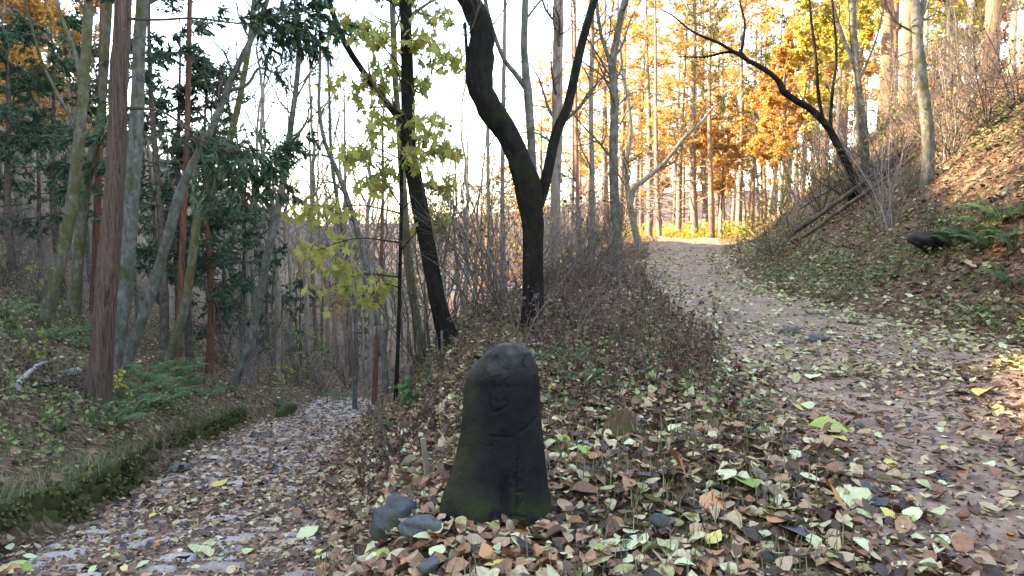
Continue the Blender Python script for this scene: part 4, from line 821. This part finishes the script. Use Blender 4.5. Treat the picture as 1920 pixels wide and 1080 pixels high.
# understory brush of the valley and left bank
pu = [shrub('brush', '', Z0, 1.9, 12, 330 + k, .55, ['twig', 'pale_twig', 'pale_twig'][k], [None, 'olive_leaf', None][k], 160, .06, n2=6, n3=4) for k in range(3)]
r = RS(61); spots = []
while len(spots) < 54:
    px, py = r.uniform(420, 800), r.uniform(540, 745); p = hit(px, py)
    if p[1] > 19 and inside(PATH, p[:1], p[1:2], -.6)[0] < 0: spots.append((p[0], p[1], r.uniform(.8, 1.5)))
plant_all(pu, spots, '{} from the left of the brush clumps in the valley', 'brush in the valley', 11)
pu2 = [copy_tree(p) for p in pu]; spots = []
while len(spots) < 34:
    p = hit(r.uniform(0, 430), r.uniform(390, 600))
    if p[1] > 12: spots.append((p[0], p[1], r.uniform(.6, 1.1)))
plant_all(pu2, spots, '{} from the left of the brush clumps on the left hillside', 'brush on the left hillside', 12)
pu3 = [copy_tree(p) for p in pu]; spots = []
while len(spots) < 26:
    Y = r.uniform(11, 34); x = float(interp_edge(9, Y)) + r.uniform(-1.6, 1.0)
    if inside(ROAD, np.array([x]), np.array([Y]), -.5)[0] < 0: spots.append((x, Y, r.uniform(.8, 1.35)))
plant_all(pu3, spots, '{} from the left of the brush clumps behind the crooked tree', 'brush behind the crooked tree', 13)
pu4 = [copy_tree(p) for p in pu]; spots = []
while len(spots) < 28:
    Y = r.uniform(12, 32); x = float(interp_edge(12, Y)) + r.uniform(1.6, 6.5)
    if x > .33 * Y: spots.append((x, Y, r.uniform(.8, 1.4)))
plant_all(pu4, spots, '{} from the left of the brush clumps along the right slope', 'brush along the right slope', 14)
for o in col.objects:
    if o.name.split('.')[0] == 'brush': o['category'] = 'shrub'
def pole(name, label, pxs, r0, r1, mat, seed, lift=.05, cat='branch', K=16, sides=7, stubs=0):
    rng = RS(seed); W = np.array([hit(*p) + np.array([0, 0, lift + (q[0] if q else 0)]) for p, *q in [(x if isinstance(x[0], tuple) else (x,)) for x in pxs]])
    P1 = spline(W, K); P1[1:-1] += rng.randn(K - 2, 3) * .012; b0 = W[0]
    tb = Buf(); tubes(tb, P1, np.linspace(r0, r1, K), sides, cap=True, rough=.08, rng=rng)
    if stubs: A, Ar = grow(P1[None], np.linspace(r0, r1, K)[None], stubs, .3, .9, .05, .12, 6, rng, .5, .2, .95); tubes(tb, A, Ar, 4); B, Br = grow(A, Ar, 3, .5, .7, 0, .15, 4, rng); tubes(tb, B, Br, 3)
    o = obj(name, tb.mesh(name, b0), M[mat], None, tuple(b0)); tag(o, label, cat); return o
pole('fallen_pole', 'longest of the fallen dark poles lying down the right slope', [(1488, 458), (1560, 412), (1640, 352), (1712, 292)], .065, .045, 'dead_wood', 1, .34)
pole('fallen_pole', 'fallen grey pole lying just below the longest pole on the right slope', [(1500, 466), (1570, 420), (1650, 362), (1716, 312)], .055, .04, 'dead_wood', 2, .26)
pole('fallen_pole', 'thin fallen pole crossing above the other poles on the right slope', [((1500, 425), .35), ((1580, 385), .45), ((1650, 345), .4), ((1690, 325), .2)], .022, .012, 'dead_wood', 3, .12, stubs=3)
pole('fallen_stick', 'short dark stick lying across the dirt road by the right verge', [(1570, 607), (1600, 610), (1625, 614)], .02, .012, 'dead_wood', 4, .03)
pole('fallen_stick', 'small dark stick on the road above the short stick', [(1505, 590), (1530, 592), (1545, 593)], .015, .01, 'dead_wood', 5, .03)
pole('bleached_log', 'white bleached branch on the left bank near the large cedar', [((35, 748), .05), ((62, 722), .12), ((105, 695), .1)], .035, .02, 'bleached_wood', 6, .08)
pole('bleached_log', 'short pale broken log end beside the large cedar base', [((125, 722), .08), ((150, 716), .08)], .05, .05, 'bleached_wood', 7, .08)
for n, (pts, lab) in enumerate([([(60, 735), (110, 728), (170, 738)], 'lowest dead branch of the heap left of the large cedar'), ([(75, 725), (120, 735), (165, 722)], 'dark dead branch across the heap left of the large cedar'), ([(50, 728), (100, 738), (150, 745)], 'curved dead branch in the heap left of the large cedar'), ([(90, 745), (130, 722), (172, 715)], 'topmost dead branch of the heap left of the large cedar')]):
    pole('dead_branch', lab, pts, .03, .014, 'dead_wood', 20 + n, .06 + .04 * n, stubs=6)
def standing(name, label, pts, Y, hw, mat, seed, cat):
    P1, R1 = stem_from(pts, Y, hw, 12, True, 0, RS(seed)); b0 = P1[0].copy(); b0[2] = hz(b0[0], b0[1])
    tb = Buf(); tubes(tb, P1, R1, 10, cap=True, rough=.06, rng=RS(seed)); o = obj(name, tb.mesh(name, b0), M[mat], None, tuple(b0)); tag(o, label, cat)
standing('wooden_stake', 'short weathered wooden stake left of the waymark stone', [(801, 895), (797, 860), (793, 822)], hit(801, 895)[1], [7, 6.5, 6], 'pale_bark', 1, 'stake')
standing('leaning_stick', 'dark broken stick leaning left above the cobbled path bank', [(738, 862), (725, 825), (712, 785), (702, 760)], hit(738, 862)[1], [6, 5, 4.5, 3.5], 'dead_wood', 2, 'stick')
standing('wooden_stub', 'thin dark stub standing on the mound left of the crooked tree', [(832, 690), (830, 660), (828, 620)], hit(832, 690)[1], [5, 4, 3], 'dead_wood', 3, 'stick')
for n, (pts, Y0, Y1, lab) in enumerate([([(1003, 765), (1040, 700), (1075, 650), (1100, 590), (1150, 545), (1225, 515)], 5.6, 7.5, 'long thin branch arching from behind the waymark stone towards the road'), ([(1010, 690), (1050, 640), (1110, 610), (1180, 585), (1225, 545)], 6.2, 7.6, 'thin bare branch crossing the dead weeds on the mound'), ([(985, 650), (1002, 600), (1030, 560), (1075, 500), (1120, 455)], 7.0, 7.8, 'thin bare branch rising in front of the crooked tree'), ([(975, 665), (960, 600), (940, 530), (900, 450), (860, 400), (800, 365)], 7.2, 7.6, 'long thin branch arching left before the crooked tree')]):
    P1, R1 = stem_from(pts, Y0, [2.2, 1.6, 1.0], 16, True, 0, RS(n), Y1); b0 = P1[0].copy(); b0[2] = hz(b0[0], b0[1]); tb = Buf(); tubes(tb, P1, R1, 5)
    A, Ar = grow(P1[None], R1[None], 9, .22, .6, .05, .12, 6, RS(n + 5), .6, .3, .95, minr=.0015); tubes(tb, A, Ar, 4); B, Br = grow(A, Ar, 3, .45, .6, .02, .12, 4, RS(n + 9), .7, .3, minr=.0012); tubes(tb, B, Br, 3)
    o = obj('bare_branch', tb.mesh('bare_branch', b0), M['twig'], None, tuple(b0)); tag(o, lab, 'branch')
# mossy stump in the leaves right of the stone
p = hit(1165, 812); k = p[1] / F
rs_ = RS(12); hs2 = np.array([-.1, 0, .03, .06, .09, .11]); P1 = np.stack([hs2 * .15, hs2 * 0, hs2], 1); tb = Buf(); tubes(tb, P1, np.array([.135, .12, .10, .088, .080, .072]), 18, rough=.10, rng=rs_)
top = tb.V[0][-18:]; top[:, 2] += rs_.uniform(-.035, .04, 18); tb.add(np.vstack([top, [[.015, 0, .06]]]), None, [[a_, (a_ + 1) % 18, 18] for a_ in range(18)])
o = obj('tree_stump', tb.mesh('tree_stump', smooth=False), bark('stump_wood', (.04, .026, .016), (.17, .11, .06), (.06, .06, .018), .55, (30, 30, 4), 1), None, tuple(p)); tag(o, 'small rotten mossy stump in the leaves right of the waymark stone', 'stump')
p = hit(490, 822); k = p[1] / F
o = obj('broken_log', rock_mesh('broken_log', 22 * k, 14 * k, 9 * k, 10, bumpy=.4), M['dead_wood'], None, (p[0], p[1], p[2] + .03)); tag(o, 'small dark broken log beside the path near the far kerb', 'log')
# ------------------------------------------------------------------ ferns
def fern_mesh(seed, n=9):
    r = RS(seed); bf = Buf()
    for k in range(n):
        a = k * 6.283 / n + r.uniform(-.3, .3); L = r.uniform(.75, 1.1); t = np.linspace(0, 1, 12)
        up_ = r.uniform(.6, 1.1); pts = np.stack([np.cos(a) * t * L, np.sin(a) * t * L, up_ * np.sin(t * 2.2) * L * .6], 1); tubes(bf, pts, np.linspace(.012, .003, 12), 3)
        side = np.array([-np.sin(a), np.cos(a), 0])
        for s in (-1, 1):
            tt = np.linspace(.12, .97, 22); c = np.stack([np.interp(tt, t, pts[:, j]) for j in range(3)], 1); T = np.array([np.cos(a), np.sin(a), .1])
            l = .24 * L * np.sin(np.clip(tt * 1.05, 0, 1) * math.pi) ** .7 + .02
            tip = c + (side * s * .9 + T * .45)[None] * l[:, None] - np.array([0, 0, .25]) * l[:, None]; w = (T * .022)[None]
            V = np.stack([c - w, c + w, tip], 1).reshape(-1, 3); bf.add(V, None, np.arange(len(V)).reshape(-1, 3))
    return bf.mesh('fern', smooth=False)
FM = [fern_mesh(s) for s in range(4)]
for me in FM: me.materials.append(M['fern'])
fs = [(262, 745, .7), (285, 718, .7), (250, 775, .6), (330, 708, .75), (305, 760, .55), (228, 750, .55), (215, 800, .45), (340, 745, .5), (150, 625, .5), (110, 640, .55), (60, 640, .5), (20, 600, .6), (165, 655, .5), (360, 720, .45), (390, 745, .4), (1060, 690, .3), (1090, 720, .25), (640, 750, .5), (610, 745, .5), (520, 760, .4), (1850, 440, .6), (1880, 415, .65), (1815, 455, .55), (1905, 470, .55), (1900, 540, .5), (1860, 470, .55), (1790, 465, .5), (770, 690, .4), (740, 800, .22)]
fs = sorted(fs); L_ = [f for f in fs if f[0] < 900]; R_ = [f for f in fs if f[0] >= 900]
for side, lst in (('the left bank and path side', L_), ('the right slope', R_)):
    for n, (px, py, s) in enumerate(lst):
        p = hit(px, py); o = obj('fern', FM[n % 4], None, None, (p[0], p[1], p[2] - .02)); o.scale = (s, s, s); o.rotation_euler = (0, 0, n * 1.3)
        tag(o, '%s from the left of the green ferns on %s' % (ORD[n], side), 'fern', 'ferns on ' + side)
# ------------------------------------------------------------------ leaf litter
def region_pts(n, seed, x0, x1, y0, y1, dens):
    r = RS(seed); x = r.uniform(x0, x1, n); y = y0 + (y1 - y0) * r.rand(n) ** 1.35; z, sg = height(x, y, True); keep = r.rand(n) < dens(x, y, sg); return x[keep], y[keep], z[keep], sg[keep]
def good_leaf(bf, pos, s, rng, tilt=.24, curl=.75):
    """ovate leaf, 3 x 6 grid, curled along and across"""
    N = len(pos); u = np.array([0, .2, .48, .78, 1.0]); wv = np.array([.03, .31, .40, .24, .01])
    a = rng.uniform(0, 6.28, N); ti = rng.randn(N) * tilt; tj = rng.randn(N) * tilt; c1 = rng.uniform(-curl, curl * 1.3, N); c2 = rng.uniform(-.3, 1.0, N) * curl * 1.4; wa = rng.uniform(.75, 1.25, N)
    lx = np.repeat(u[:, None] - .5, 3, 1); ly = np.stack([-wv, wv * 0, wv], 1)
    LX = lx[None] + rng.randn(N, 5, 3) * .018; LY = ly[None] * wa[:, None, None] + rng.randn(N, 5, 3) * .018
    LZ = c1[:, None, None] * (lx[None] ** 2) * 1.2 + c2[:, None, None] * np.abs(LY) * .9 + LX * np.tan(np.clip(ti, -.9, .9))[:, None, None] + LY * np.tan(np.clip(tj, -.9, .9))[:, None, None] + rng.randn(N, 5, 3) * .025
    LZ = LZ - LZ.min(axis=(1, 2), keepdims=True) * .75
    ca, sa = np.cos(a)[:, None, None], np.sin(a)[:, None, None]; s = s[:, None, None]
    V = np.stack([pos[:, 0, None, None] + (LX * ca - LY * sa) * s, pos[:, 1, None, None] + (LX * sa + LY * ca) * s, pos[:, 2, None, None] + LZ * s], -1)
    qd = grid_quads(5, 3); q = (np.arange(N) * 15)[:, None, None] + qd[None]; bf.add(V, q.reshape(-1, 4))
def road_in(x, y): return np.maximum(inside(ROAD, x, y, 0), inside(PATH, x, y, 0))
rng = RS(9)
nb_ = Buf(); nbp = Buf()
def dens_a(x, y, sg):
    wheel = np.abs(np.sin((sg - 11) * math.pi * 2)) * ((sg > 11.08) & (sg < 12))         # wheel tracks swept clearer
    d = np.where(sg < 7, .5, .9); d = np.where((sg > 11.1) & (sg < 12), .62 - .42 * wheel, d); return d
x, y, z, sg = region_pts(34000, 1, -3.4, 6.2, 2.7, 7.5, dens_a)
fr = np.abs(x) < .68 * y + 1.4; x, y, z, sg = x[fr], y[fr], z[fr], sg[fr]
pale = rng.rand(len(x)) < np.where(sg > 8, .13, .06); s = .024 + .075 * rng.rand(len(x)) ** 2.3; s = np.where(sg < 7.2, s * .68, s)
pos = np.stack([x, y, z + .012 + rng.rand(len(x)) * .015], 1)
ok = np.hypot(x + .05, (y - 3.52) * 1.2) > .27; pale &= ok
xf, yf, zf, sf = region_pts(30000, 21, -3.4, 6.0, 2.7, 10, lambda x, y, sg: np.where((sg > 11.1) & (sg < 12), .8, np.where(sg < 7, .8, .6)))
ff = (np.abs(xf) < .68 * yf + 1.4) & (np.hypot(xf + .05, (yf - 3.52) * 1.2) > .27); xf, yf, zf = xf[ff], yf[ff], zf[ff]
leaves(nb_, np.stack([xf, yf, zf + .008 + rng.rand(len(xf)) * .012], 1), .035 + .03 * rng.rand(len(xf)) * (yf > 6.5), rng, None, 1, .33, 0, .25, flat=.8)
good_leaf(nb_, pos[~pale & ok], s[~pale & ok], rng); good_leaf(nbp, pos[pale], s[pale] * 1.1, rng)
tag(obj('leaf_litter', nb_.mesh('leaf_litter'), M['litter']), 'brown leaf litter covering the ground near the waymark stone', 'leaf litter', kind='stuff')
tag(obj('pale_leaf_litter', nbp.mesh('pale_leaf_litter'), M['pale_litter']), 'pale yellow-green fallen leaves scattered near the waymark stone', 'leaf litter', kind='stuff')
def far_litter(name, label, n, seed, box, dens, mat, smin, smax, tilt=.35):
    x, y, z, sg = region_pts(n, seed, *box, dens); fr = np.abs(x) < .7 * y + 1.2; x, y, z = x[fr], y[fr], z[fr]; r = RS(seed); bf = Buf()
    leaves(bf, np.stack([x, y, z + .02 + r.rand(len(x)) * .03], 1), r.uniform(smin, smax, len(x)), r, None, 1, (.38), 0, .2, flat=.75, simple=n > 20000); tag(obj(name, bf.mesh(name, smooth=False), M[mat]), label, 'leaf litter', kind='stuff')
far_litter('hillside_litter', 'brown fallen leaves over the slopes and hillside', 48000, 3, (-22, 16, 6, 40), lambda x, y, s: np.where((s > 11.1) & (s < 12), .06, np.where((s > 6) & (s < 7), .95, .9)), 'litter', .045, .10)
far_litter('road_litter', 'pale fallen leaves strewn over the dirt road and its verges', 15000, 4, (1, 8, 7, 26), lambda x, y, s: np.where((s > 11) & (s < 11.35), .55, np.where((s > 11.7) & (s < 12.6), .9, np.where((s > 11) & (s < 12), .25, .12))), 'pale_litter', .05, .11)
far_litter('path_litter', 'small brown leaves scattered over the far cobbled path', 21000, 6, (-6.5, -1.5, 6.5, 25), lambda x, y, s: np.where((s > 5.8) & (s < 7.6), .55, 0), 'litter', .05, .095)
far_litter('slope_litter', 'dry tan leaves lying on the right slope', 9000, 5, (5, 12, 8, 20), lambda x, y, s: np.where(s > 12.6, .8, .1), 'litter', .07, .13)
# single fallen leaves that can be picked out: the others are parts of the ground
def leaf_one(seed, curl=.5, lobes=False):
    bf = Buf(); r = RS(seed); good_leaf(bf, np.zeros((1, 3)), np.ones(1), r, .15, curl); me = bf.mesh('leaf'); return me
def solid_leaf(name, c0, c1):
    m, nt, b, v = newmat(name); mv = mapping(nt, v, (1, 1, 1))
    oi = nt.nodes.new('ShaderNodeObjectInfo'); f = noise(nt, v, 5, 4, .6)
    ad = nt.nodes.new('ShaderNodeMath'); ad.operation = 'MULTIPLY_ADD'; nt.links.new(oi.outputs['Random'], ad.inputs[0]); ad.inputs[1].default_value = .5; 
    m2 = nt.nodes.new('ShaderNodeMath'); m2.operation = 'MULTIPLY'; m2.inputs[1].default_value = .6; nt.links.new(f, m2.inputs[0]); nt.links.new(m2.outputs[0], ad.inputs[2])
    w = nt.nodes.new('ShaderNodeTexWave'); w.inputs['Scale'].default_value = 3.2; w.inputs['Distortion'].default_value = .8; nt.links.new(v, w.inputs[0])
    c = ramp(nt, [(.15, c0), (.75, c1)], ad.outputs[0]); nt.links.new(c, b.inputs['Base Color']); b.inputs['Roughness'].default_value = .55; b.inputs['Specular IOR Level'].default_value = .35
    bump(nt, b, w.outputs[1], .35, .03); return m
LM = {'brown': solid_leaf('leaf_brown', (.09, .045, .026), (.24, .12, .065)), 'orange': solid_leaf('leaf_orange', (.28, .12, .045), (.44, .21, .085)), 'pale': solid_leaf('leaf_pale', (.36, .36, .16), (.52, .52, .30)), 'yellow': solid_leaf('leaf_yellow', (.40, .33, .06), (.55, .45, .12)), 'green': solid_leaf('leaf_green', (.12, .17, .03), (.30, .34, .07)), 'dark': solid_leaf('leaf_dark', (.035, .03, .035), (.09, .075, .08)), 'tan': solid_leaf('leaf_tan', (.24, .16, .10), (.38, .27, .17))}
GM = {}
for ck in LM:
    for s in range(4):
        me = leaf_one(500 + s * 7 + len(ck), .7 if ck in ('brown', 'orange', 'tan') else .4); me.materials.append(LM[ck]); GM[ck, s] = me
NL = [(1272, 915, 62, 'orange', 'upright folded orange leaf with ribbed veins, right of the waymark stone', (1.15, 0, 1.57)), (1360, 905, 40, 'pale', 'round pale leaf above the dark green leaf in the litter', None), (1395, 922, 56, 'green', 'dark green leaf tucked beside the round pale leaf', None), (1195, 945, 44, 'pale', 'pale fan-shaped leaf left below the folded orange leaf', None),
      (1340, 962, 62, 'orange', 'long curled orange-brown leaf below the dark green leaf', (.2, .5, -.5)), (1522, 910, 36, 'pale', 'small round pale leaf in the middle of the litter', None), (1575, 905, 48, 'pale', 'pale crumpled leaf right of the small round one', None), (1597, 952, 60, 'pale', 'long pale leaf curled upward near the right of the litter', (.5, 0, -.4)), (1565, 975, 66, 'orange', 'pointed orange leaf standing on edge among the pale leaves', (1.0, .2, 1.2)), (1462, 975, 52, 'green', 'yellow-green leaf beside the long pale leaf', None),
      (1553, 818, 58, 'green', 'bright olive leaf lying on the road litter', None), (1575, 833, 46, 'yellow', 'yellowish leaf touching the bright olive leaf', None), (1490, 1022, 60, 'dark', 'blackish purple leaf near the bottom of the picture', None), (1190, 1038, 56, 'pale', 'large pale leaf near the bottom edge right of centre', None), (1338, 1028, 34, 'yellow', 'small bright yellow leaf near the bottom edge', None), (1748, 985, 58, 'pale', 'pale green leaf on the bare dirt at lower right', None),
      (1525, 715, 32, 'pale', 'small pale leaf on the dirt road far above the olive leaf', None), (1100, 860, 46, 'green', 'green leaf just right of the waymark stone', None), (1125, 795, 36, 'tan', 'pale tan leaf beside the mossy stump', None), (1010, 1055, 44, 'orange', 'orange-brown leaf at the bottom below the waymark stone', None), (795, 1022, 34, 'pale', 'whitish green leaf in front of the grey boulder', None), (1845, 745, 50, 'yellow', 'olive-yellow leaf on the open dirt at the right', None), (1095, 945, 44, 'brown', 'curled brown leaf right beside the foot of the waymark stone', None), (975, 1020, 48, 'orange', 'rust leaf in the litter below the waymark stone', None), (372, 1045, 46, 'pale', 'pale leaf on the cobbles near the bottom left', None), (575, 1012, 40, 'pale', 'yellowish pale leaf on the cobbles near the mound', None), (410, 915, 30, 'yellow', 'yellow leaf in the middle of the cobbled path', None)]
for n, (px, py, w, ck, lab, rot) in enumerate(NL):
    p = hit(px, py); s = w * p[1] / F * 1.25
    o = obj('fallen_leaf', GM[ck, n % 4], None, None, (p[0], p[1], p[2] + .025 + (s * .42 if rot and abs(rot[0]) > .9 else 0))); o.scale = (s, s, s); o.rotation_euler = rot if rot else (-.15, (n % 5 - 2) * .08, n * 2.1); tag(o, lab, 'leaf', 'single fallen leaves')
r = RS(14); cks = ['brown', 'brown', 'brown', 'orange', 'tan', 'tan', 'pale', 'pale', 'yellow', 'green', 'dark']; n = 0
while n < 270:
    px, py = r.uniform(0, 1920), 1080 - 430 * r.rand() ** 1.6
    if px < 620 and py < 900 or 800 < px < 1050 and py < 965: continue
    p = hit(px, py); s = r.uniform(.045, .105); ck = cks[r.randint(len(cks))]
    par = road if inside(ROAD, p[:1], p[1:2], 0)[0] > 0 else path if inside(PATH, p[:1], p[1:2], 0)[0] > 0 else ground
    o = obj('leaf', GM[ck, r.randint(4)], None, par, (p[0], p[1], p[2] + .02 + r.rand() * .015)); o.scale = (s, s, s); o.rotation_euler = (r.uniform(-.35, .25), r.uniform(-.3, .3), r.uniform(0, 6.28)); n += 1
# ------------------------------------------------------------------ ground cover: grass, herbs, dead weeds
def blades(bf, x, y, z, rng, hmin, hmax, w, lean=.5, K=3):
    N = len(x); h = rng.uniform(hmin, hmax, N); a = rng.uniform(0, 6.28, N); l = rng.uniform(.1, 1, N) * lean
    dx, dy = np.cos(a), np.sin(a); sxv = np.stack([-dy, dx, np.zeros(N)], 1); p0 = np.stack([x, y, z - .01], 1); V = []
    for t, ww in ((0, 1), (.55, .8)):
        c = p0 + np.stack([dx * l * h * t * t, dy * l * h * t * t, h * t * (1 - .25 * l * t)], 1); V += [c - sxv * w * ww, c + sxv * w * ww]
    V.append(p0 + np.stack([dx * l * h, dy * l * h, h * (1 - .35 * l)], 1)); V = np.stack(V, 1); b = (np.arange(N) * 5)[:, None]
    t = np.concatenate([b + [[0, 1, 3]], b + [[0, 3, 2]], b + [[2, 3, 4]]], 1).reshape(-1, 3); bf.add(V, None, t)
def clumped(n, seed, box, ok, thr=.08, sc=1.2):
    r = RS(seed); x = r.uniform(box[0], box[1], n); y = box[2] + (box[3] - box[2]) * r.rand(n) ** 1.4; z, sg = height(x, y, True)
    k = ok(x, y, sg) & (vnoise(x * sc + seed, y * sc) + r.rand(n) * .2 - .1 > thr) & (np.abs(x) < .72 * y + .5); return x[k], y[k], z[k]
offroad = lambda x, y, s: road_in(x, y) < 0.0
gb = Buf(); rng = RS(71)
for n, box, f_ in ((26000, (-7, 2.6, 2.8, 12), lambda x, y, s: (((s > 7) & (s < 11)) | (s < 4.2)) & offroad(x, y, s)), (16000, (4.8, 9, 8, 22), lambda x, y, s: (s > 12) & (s < 13.7) & offroad(x, y, s)), (15000, (-14, -4, 8, 26), lambda x, y, s: s < 4.2)):
    x, y, z = clumped(n, 5 + n, box, f_); blades(gb, x, y, z, rng, .05, .17, .0035)
mb = Buf(); ym = rng.uniform(3.5, 15.3, 7000); fm = rng.rand(7000); xm = np.interp(ym, YT, X[:, 5]) + .055 - fm * .07 + rng.randn(7000) * .012; zm = np.interp(ym, YT, pz) - .06 + fm * .42
km = vnoise(ym * 2.3, fm * 3) > .02; leaves(mb, np.stack([xm, ym, zm], 1)[km], .045, rng, np.array([.6, 0, 0]), .8, .35, .9, simple=True)
tag(obj('moss', mb.mesh('moss', smooth=False), leafmat('moss', [(0, (.03, .032, .008)), (.5, (.07, .075, .016)), (1, (.13, .13, .03))], .2)), 'green moss hanging over the stones of the low wall', 'moss', kind='stuff')
yw = rng.uniform(3.6, 15.3, 1500); xw = np.interp(yw, YT, X[:, 4]) - .05 + rng.randn(1500) * .12; blades(gb, xw + 0, yw, np.interp(yw, YT, pz) + .30 + rng.rand(1500) * .06, rng, .08, .24, .004, 1.5)
tag(obj('grass', gb.mesh('grass', smooth=False), M['dry_grass']), 'short wispy grass on the mound and banks', 'grass', kind='stuff')
hb = Buf()
for n, box, f_, s in ((3600, (-9, -3.5, 4, 13), lambda x, y, s: s < 4.1, .055), (5200, (-16, -4, 8, 26), lambda x, y, s: s < 4.1, .075), (1500, (-1.4, 2.4, 3, 11), lambda x, y, s: (s > 7) & (s < 11) & offroad(x, y, s) & (y > 4.6), .045), (4200, (5, 9.5, 8, 21), lambda x, y, s: (s > 12.1) & (s < 13.9), .075)):
    x, y, z = clumped(n, 17 + n, box, f_, .05, .9); r = RS(n); k = 3
    for j in range(k): hh = r.uniform(.03, .26, len(x)); leaves(hb, np.stack([x + r.randn(len(x)) * .05, y + r.randn(len(x)) * .05, z + hh], 1), s, r, aspect=.38, droop=.1, flat=.55)
tag(obj('herbs', hb.mesh('herbs', smooth=False), M['herb']), 'low green leafy herbs covering the banks', 'herbs', kind='stuff')
# dead brown weeds by the road: thin upright stems with shrivelled leaves
def weeds(name, label, n, seed, okf, box, hmin, hmax, mat, nleaf, thr=-1):
    x, y, z = clumped(n, seed, box, okf, thr, .8); r = RS(seed); N = len(x); h = r.uniform(hmin, hmax, N); K = 6; pts = [np.stack([x, y, z - .03], 1)]; d = nrm(np.c_[r.randn(N, 2) * .22, np.ones(N)])
    for k in range(1, K): d = nrm(d + r.randn(N, 3) * .1); pts.append(pts[-1] + d * h[:, None] / (K - 1))
    A = np.stack(pts, 1); bf = Buf(); tubes(bf, A, np.full((N, K), .003) * np.linspace(1.2, .5, K)[None], 3); B, Br = grow(A, np.full((N, K), .003), 3, .35, .6, .06, .12, 4, r, .7, .3, minr=.0012); tubes(bf, B, Br, 3)
    i = r.randint(0, len(B), nleaf); leaves(bf, B[i, r.randint(1, 4, nleaf)], .035, r, droop=.8, aspect=.3); i = r.randint(0, N, nleaf // 2); leaves(bf, A[i, r.randint(2, K, nleaf // 2)], .04, r, droop=.8, aspect=.25)
    tag(obj(name, bf.mesh(name, smooth=False), M[mat]), label, 'weeds', kind='stuff')
weeds('dead_weeds', 'dense dead brown weeds on the mound beside the dirt road', 1150, 81, lambda x, y, s: (s > 9.2) & (s < 10.85) & (vnoise(x * 1.7, y * 1.7) > -.12), (.2, 3.2, 5.4, 16), .2, .78, 'dry_weed', 6000)
weeds('dry_undergrowth', 'dry brown undergrowth on the mound behind the waymark stone', 1100, 82, lambda x, y, s: (s > 7.4) & (s < 10), (-2.5, 2, 5, 16), .12, .4, 'dry_weed', 4000, -.05)
weeds('bank_undergrowth', 'brown and green undergrowth on the left bank', 1900, 83, lambda x, y, s: s < 4.0, (-14, -4, 5, 24), .12, .5, 'dry_weed', 5000, -.02)
weeds('verge_undergrowth', 'dry weeds along the right verge of the road', 1500, 84, lambda x, y, s: (s > 12.15) & (s < 13.6), (4.8, 14, 9, 40), .12, .45, 'dry_grass', 5000, -.1)
# sunlit yellow growth at the end of the road
r = RS(91); bf = Buf(); n = 5200; x = r.uniform(6.5, 17, n); y = r.uniform(44.5, 50, n); k = road_in(x, y) < -.2; x, y = x[k], y[k]; z = height(x, y)
blades(bf, x, y, z, r, .2, .6, .012, .7); hh = r.uniform(.05, .75, len(x)) * (.4 + 1.1 * (vnoise(x * .8, y * .8) + .5)); leaves(bf, np.stack([x, y, z + hh], 1), .11, r, aspect=.4)
tag(obj('yellow_grass', bf.mesh('yellow_grass', smooth=False), M['yellow_leaf']), 'bright yellow sunlit undergrowth at the bend of the road', 'undergrowth', kind='stuff')
# yellow-leaved seedlings on the left bank
for n, (px, py, H, lab, lm) in enumerate([(210, 760, .5, 'small yellow-leaved seedling at the foot of the large cedar', 'yellow_leaf'), (120, 830, .55, 'bright green seedling on the bank below the dead branch heap', 'herb'), (538, 725, .7, 'small yellow bush above the far kerb', 'yellow_leaf'), (70, 690, .6, 'pale green bushy seedling at the left edge above the branch heap', 'olive_leaf'), (25, 660, .8, 'leafy green bush at the left edge of the bank', 'herb'), (588, 745, 2.2, 'slim green-leaved sapling beyond the far kerb', 'herb'), (70, 560, .8, 'yellow-green bush below the leaning mossy trunk', 'yellow_leaf'), (770, 770, .45, 'blue-green leafy plant on the mound above the wooden stake', 'fern'), (960, 470, 1.4, 'pale green bush behind the crooked tree', 'olive_leaf'), (1120, 490, 1.2, 'green bush at the road edge behind the dead weeds', 'herb')]):
    p = hit(px, py); shrub('seedling' if H < 1 else 'sapling', lab, p, H, 5, 400 + n, .35, 'twig', lm, int(70 + 90 * H), .06 if H < 1 else .09, n2=4, n3=3, rad=.006)
# straw on top of the stone
r = RS(95); bf = Buf(); tz = zt[-1]
for k in range(16):
    c = np.array([-.045 + r.randn() * .035, SD - .06 + r.randn() * .02, tz - .018 + r.rand() * .006]); dv = np.array([r.randn(), r.randn() * .6, r.randn() * .12]); dv = dv / np.linalg.norm(dv) * r.uniform(.015, .035); tubes(bf, np.array([c - dv, c + [0, 0, .004], c + dv]), np.array([.0009] * 3), 3)
tag(obj('pine_needles', bf.mesh('pine_needles'), M['dead_wood']), 'few dry needles lying on top of the waymark stone', 'needles', kind='stuff')
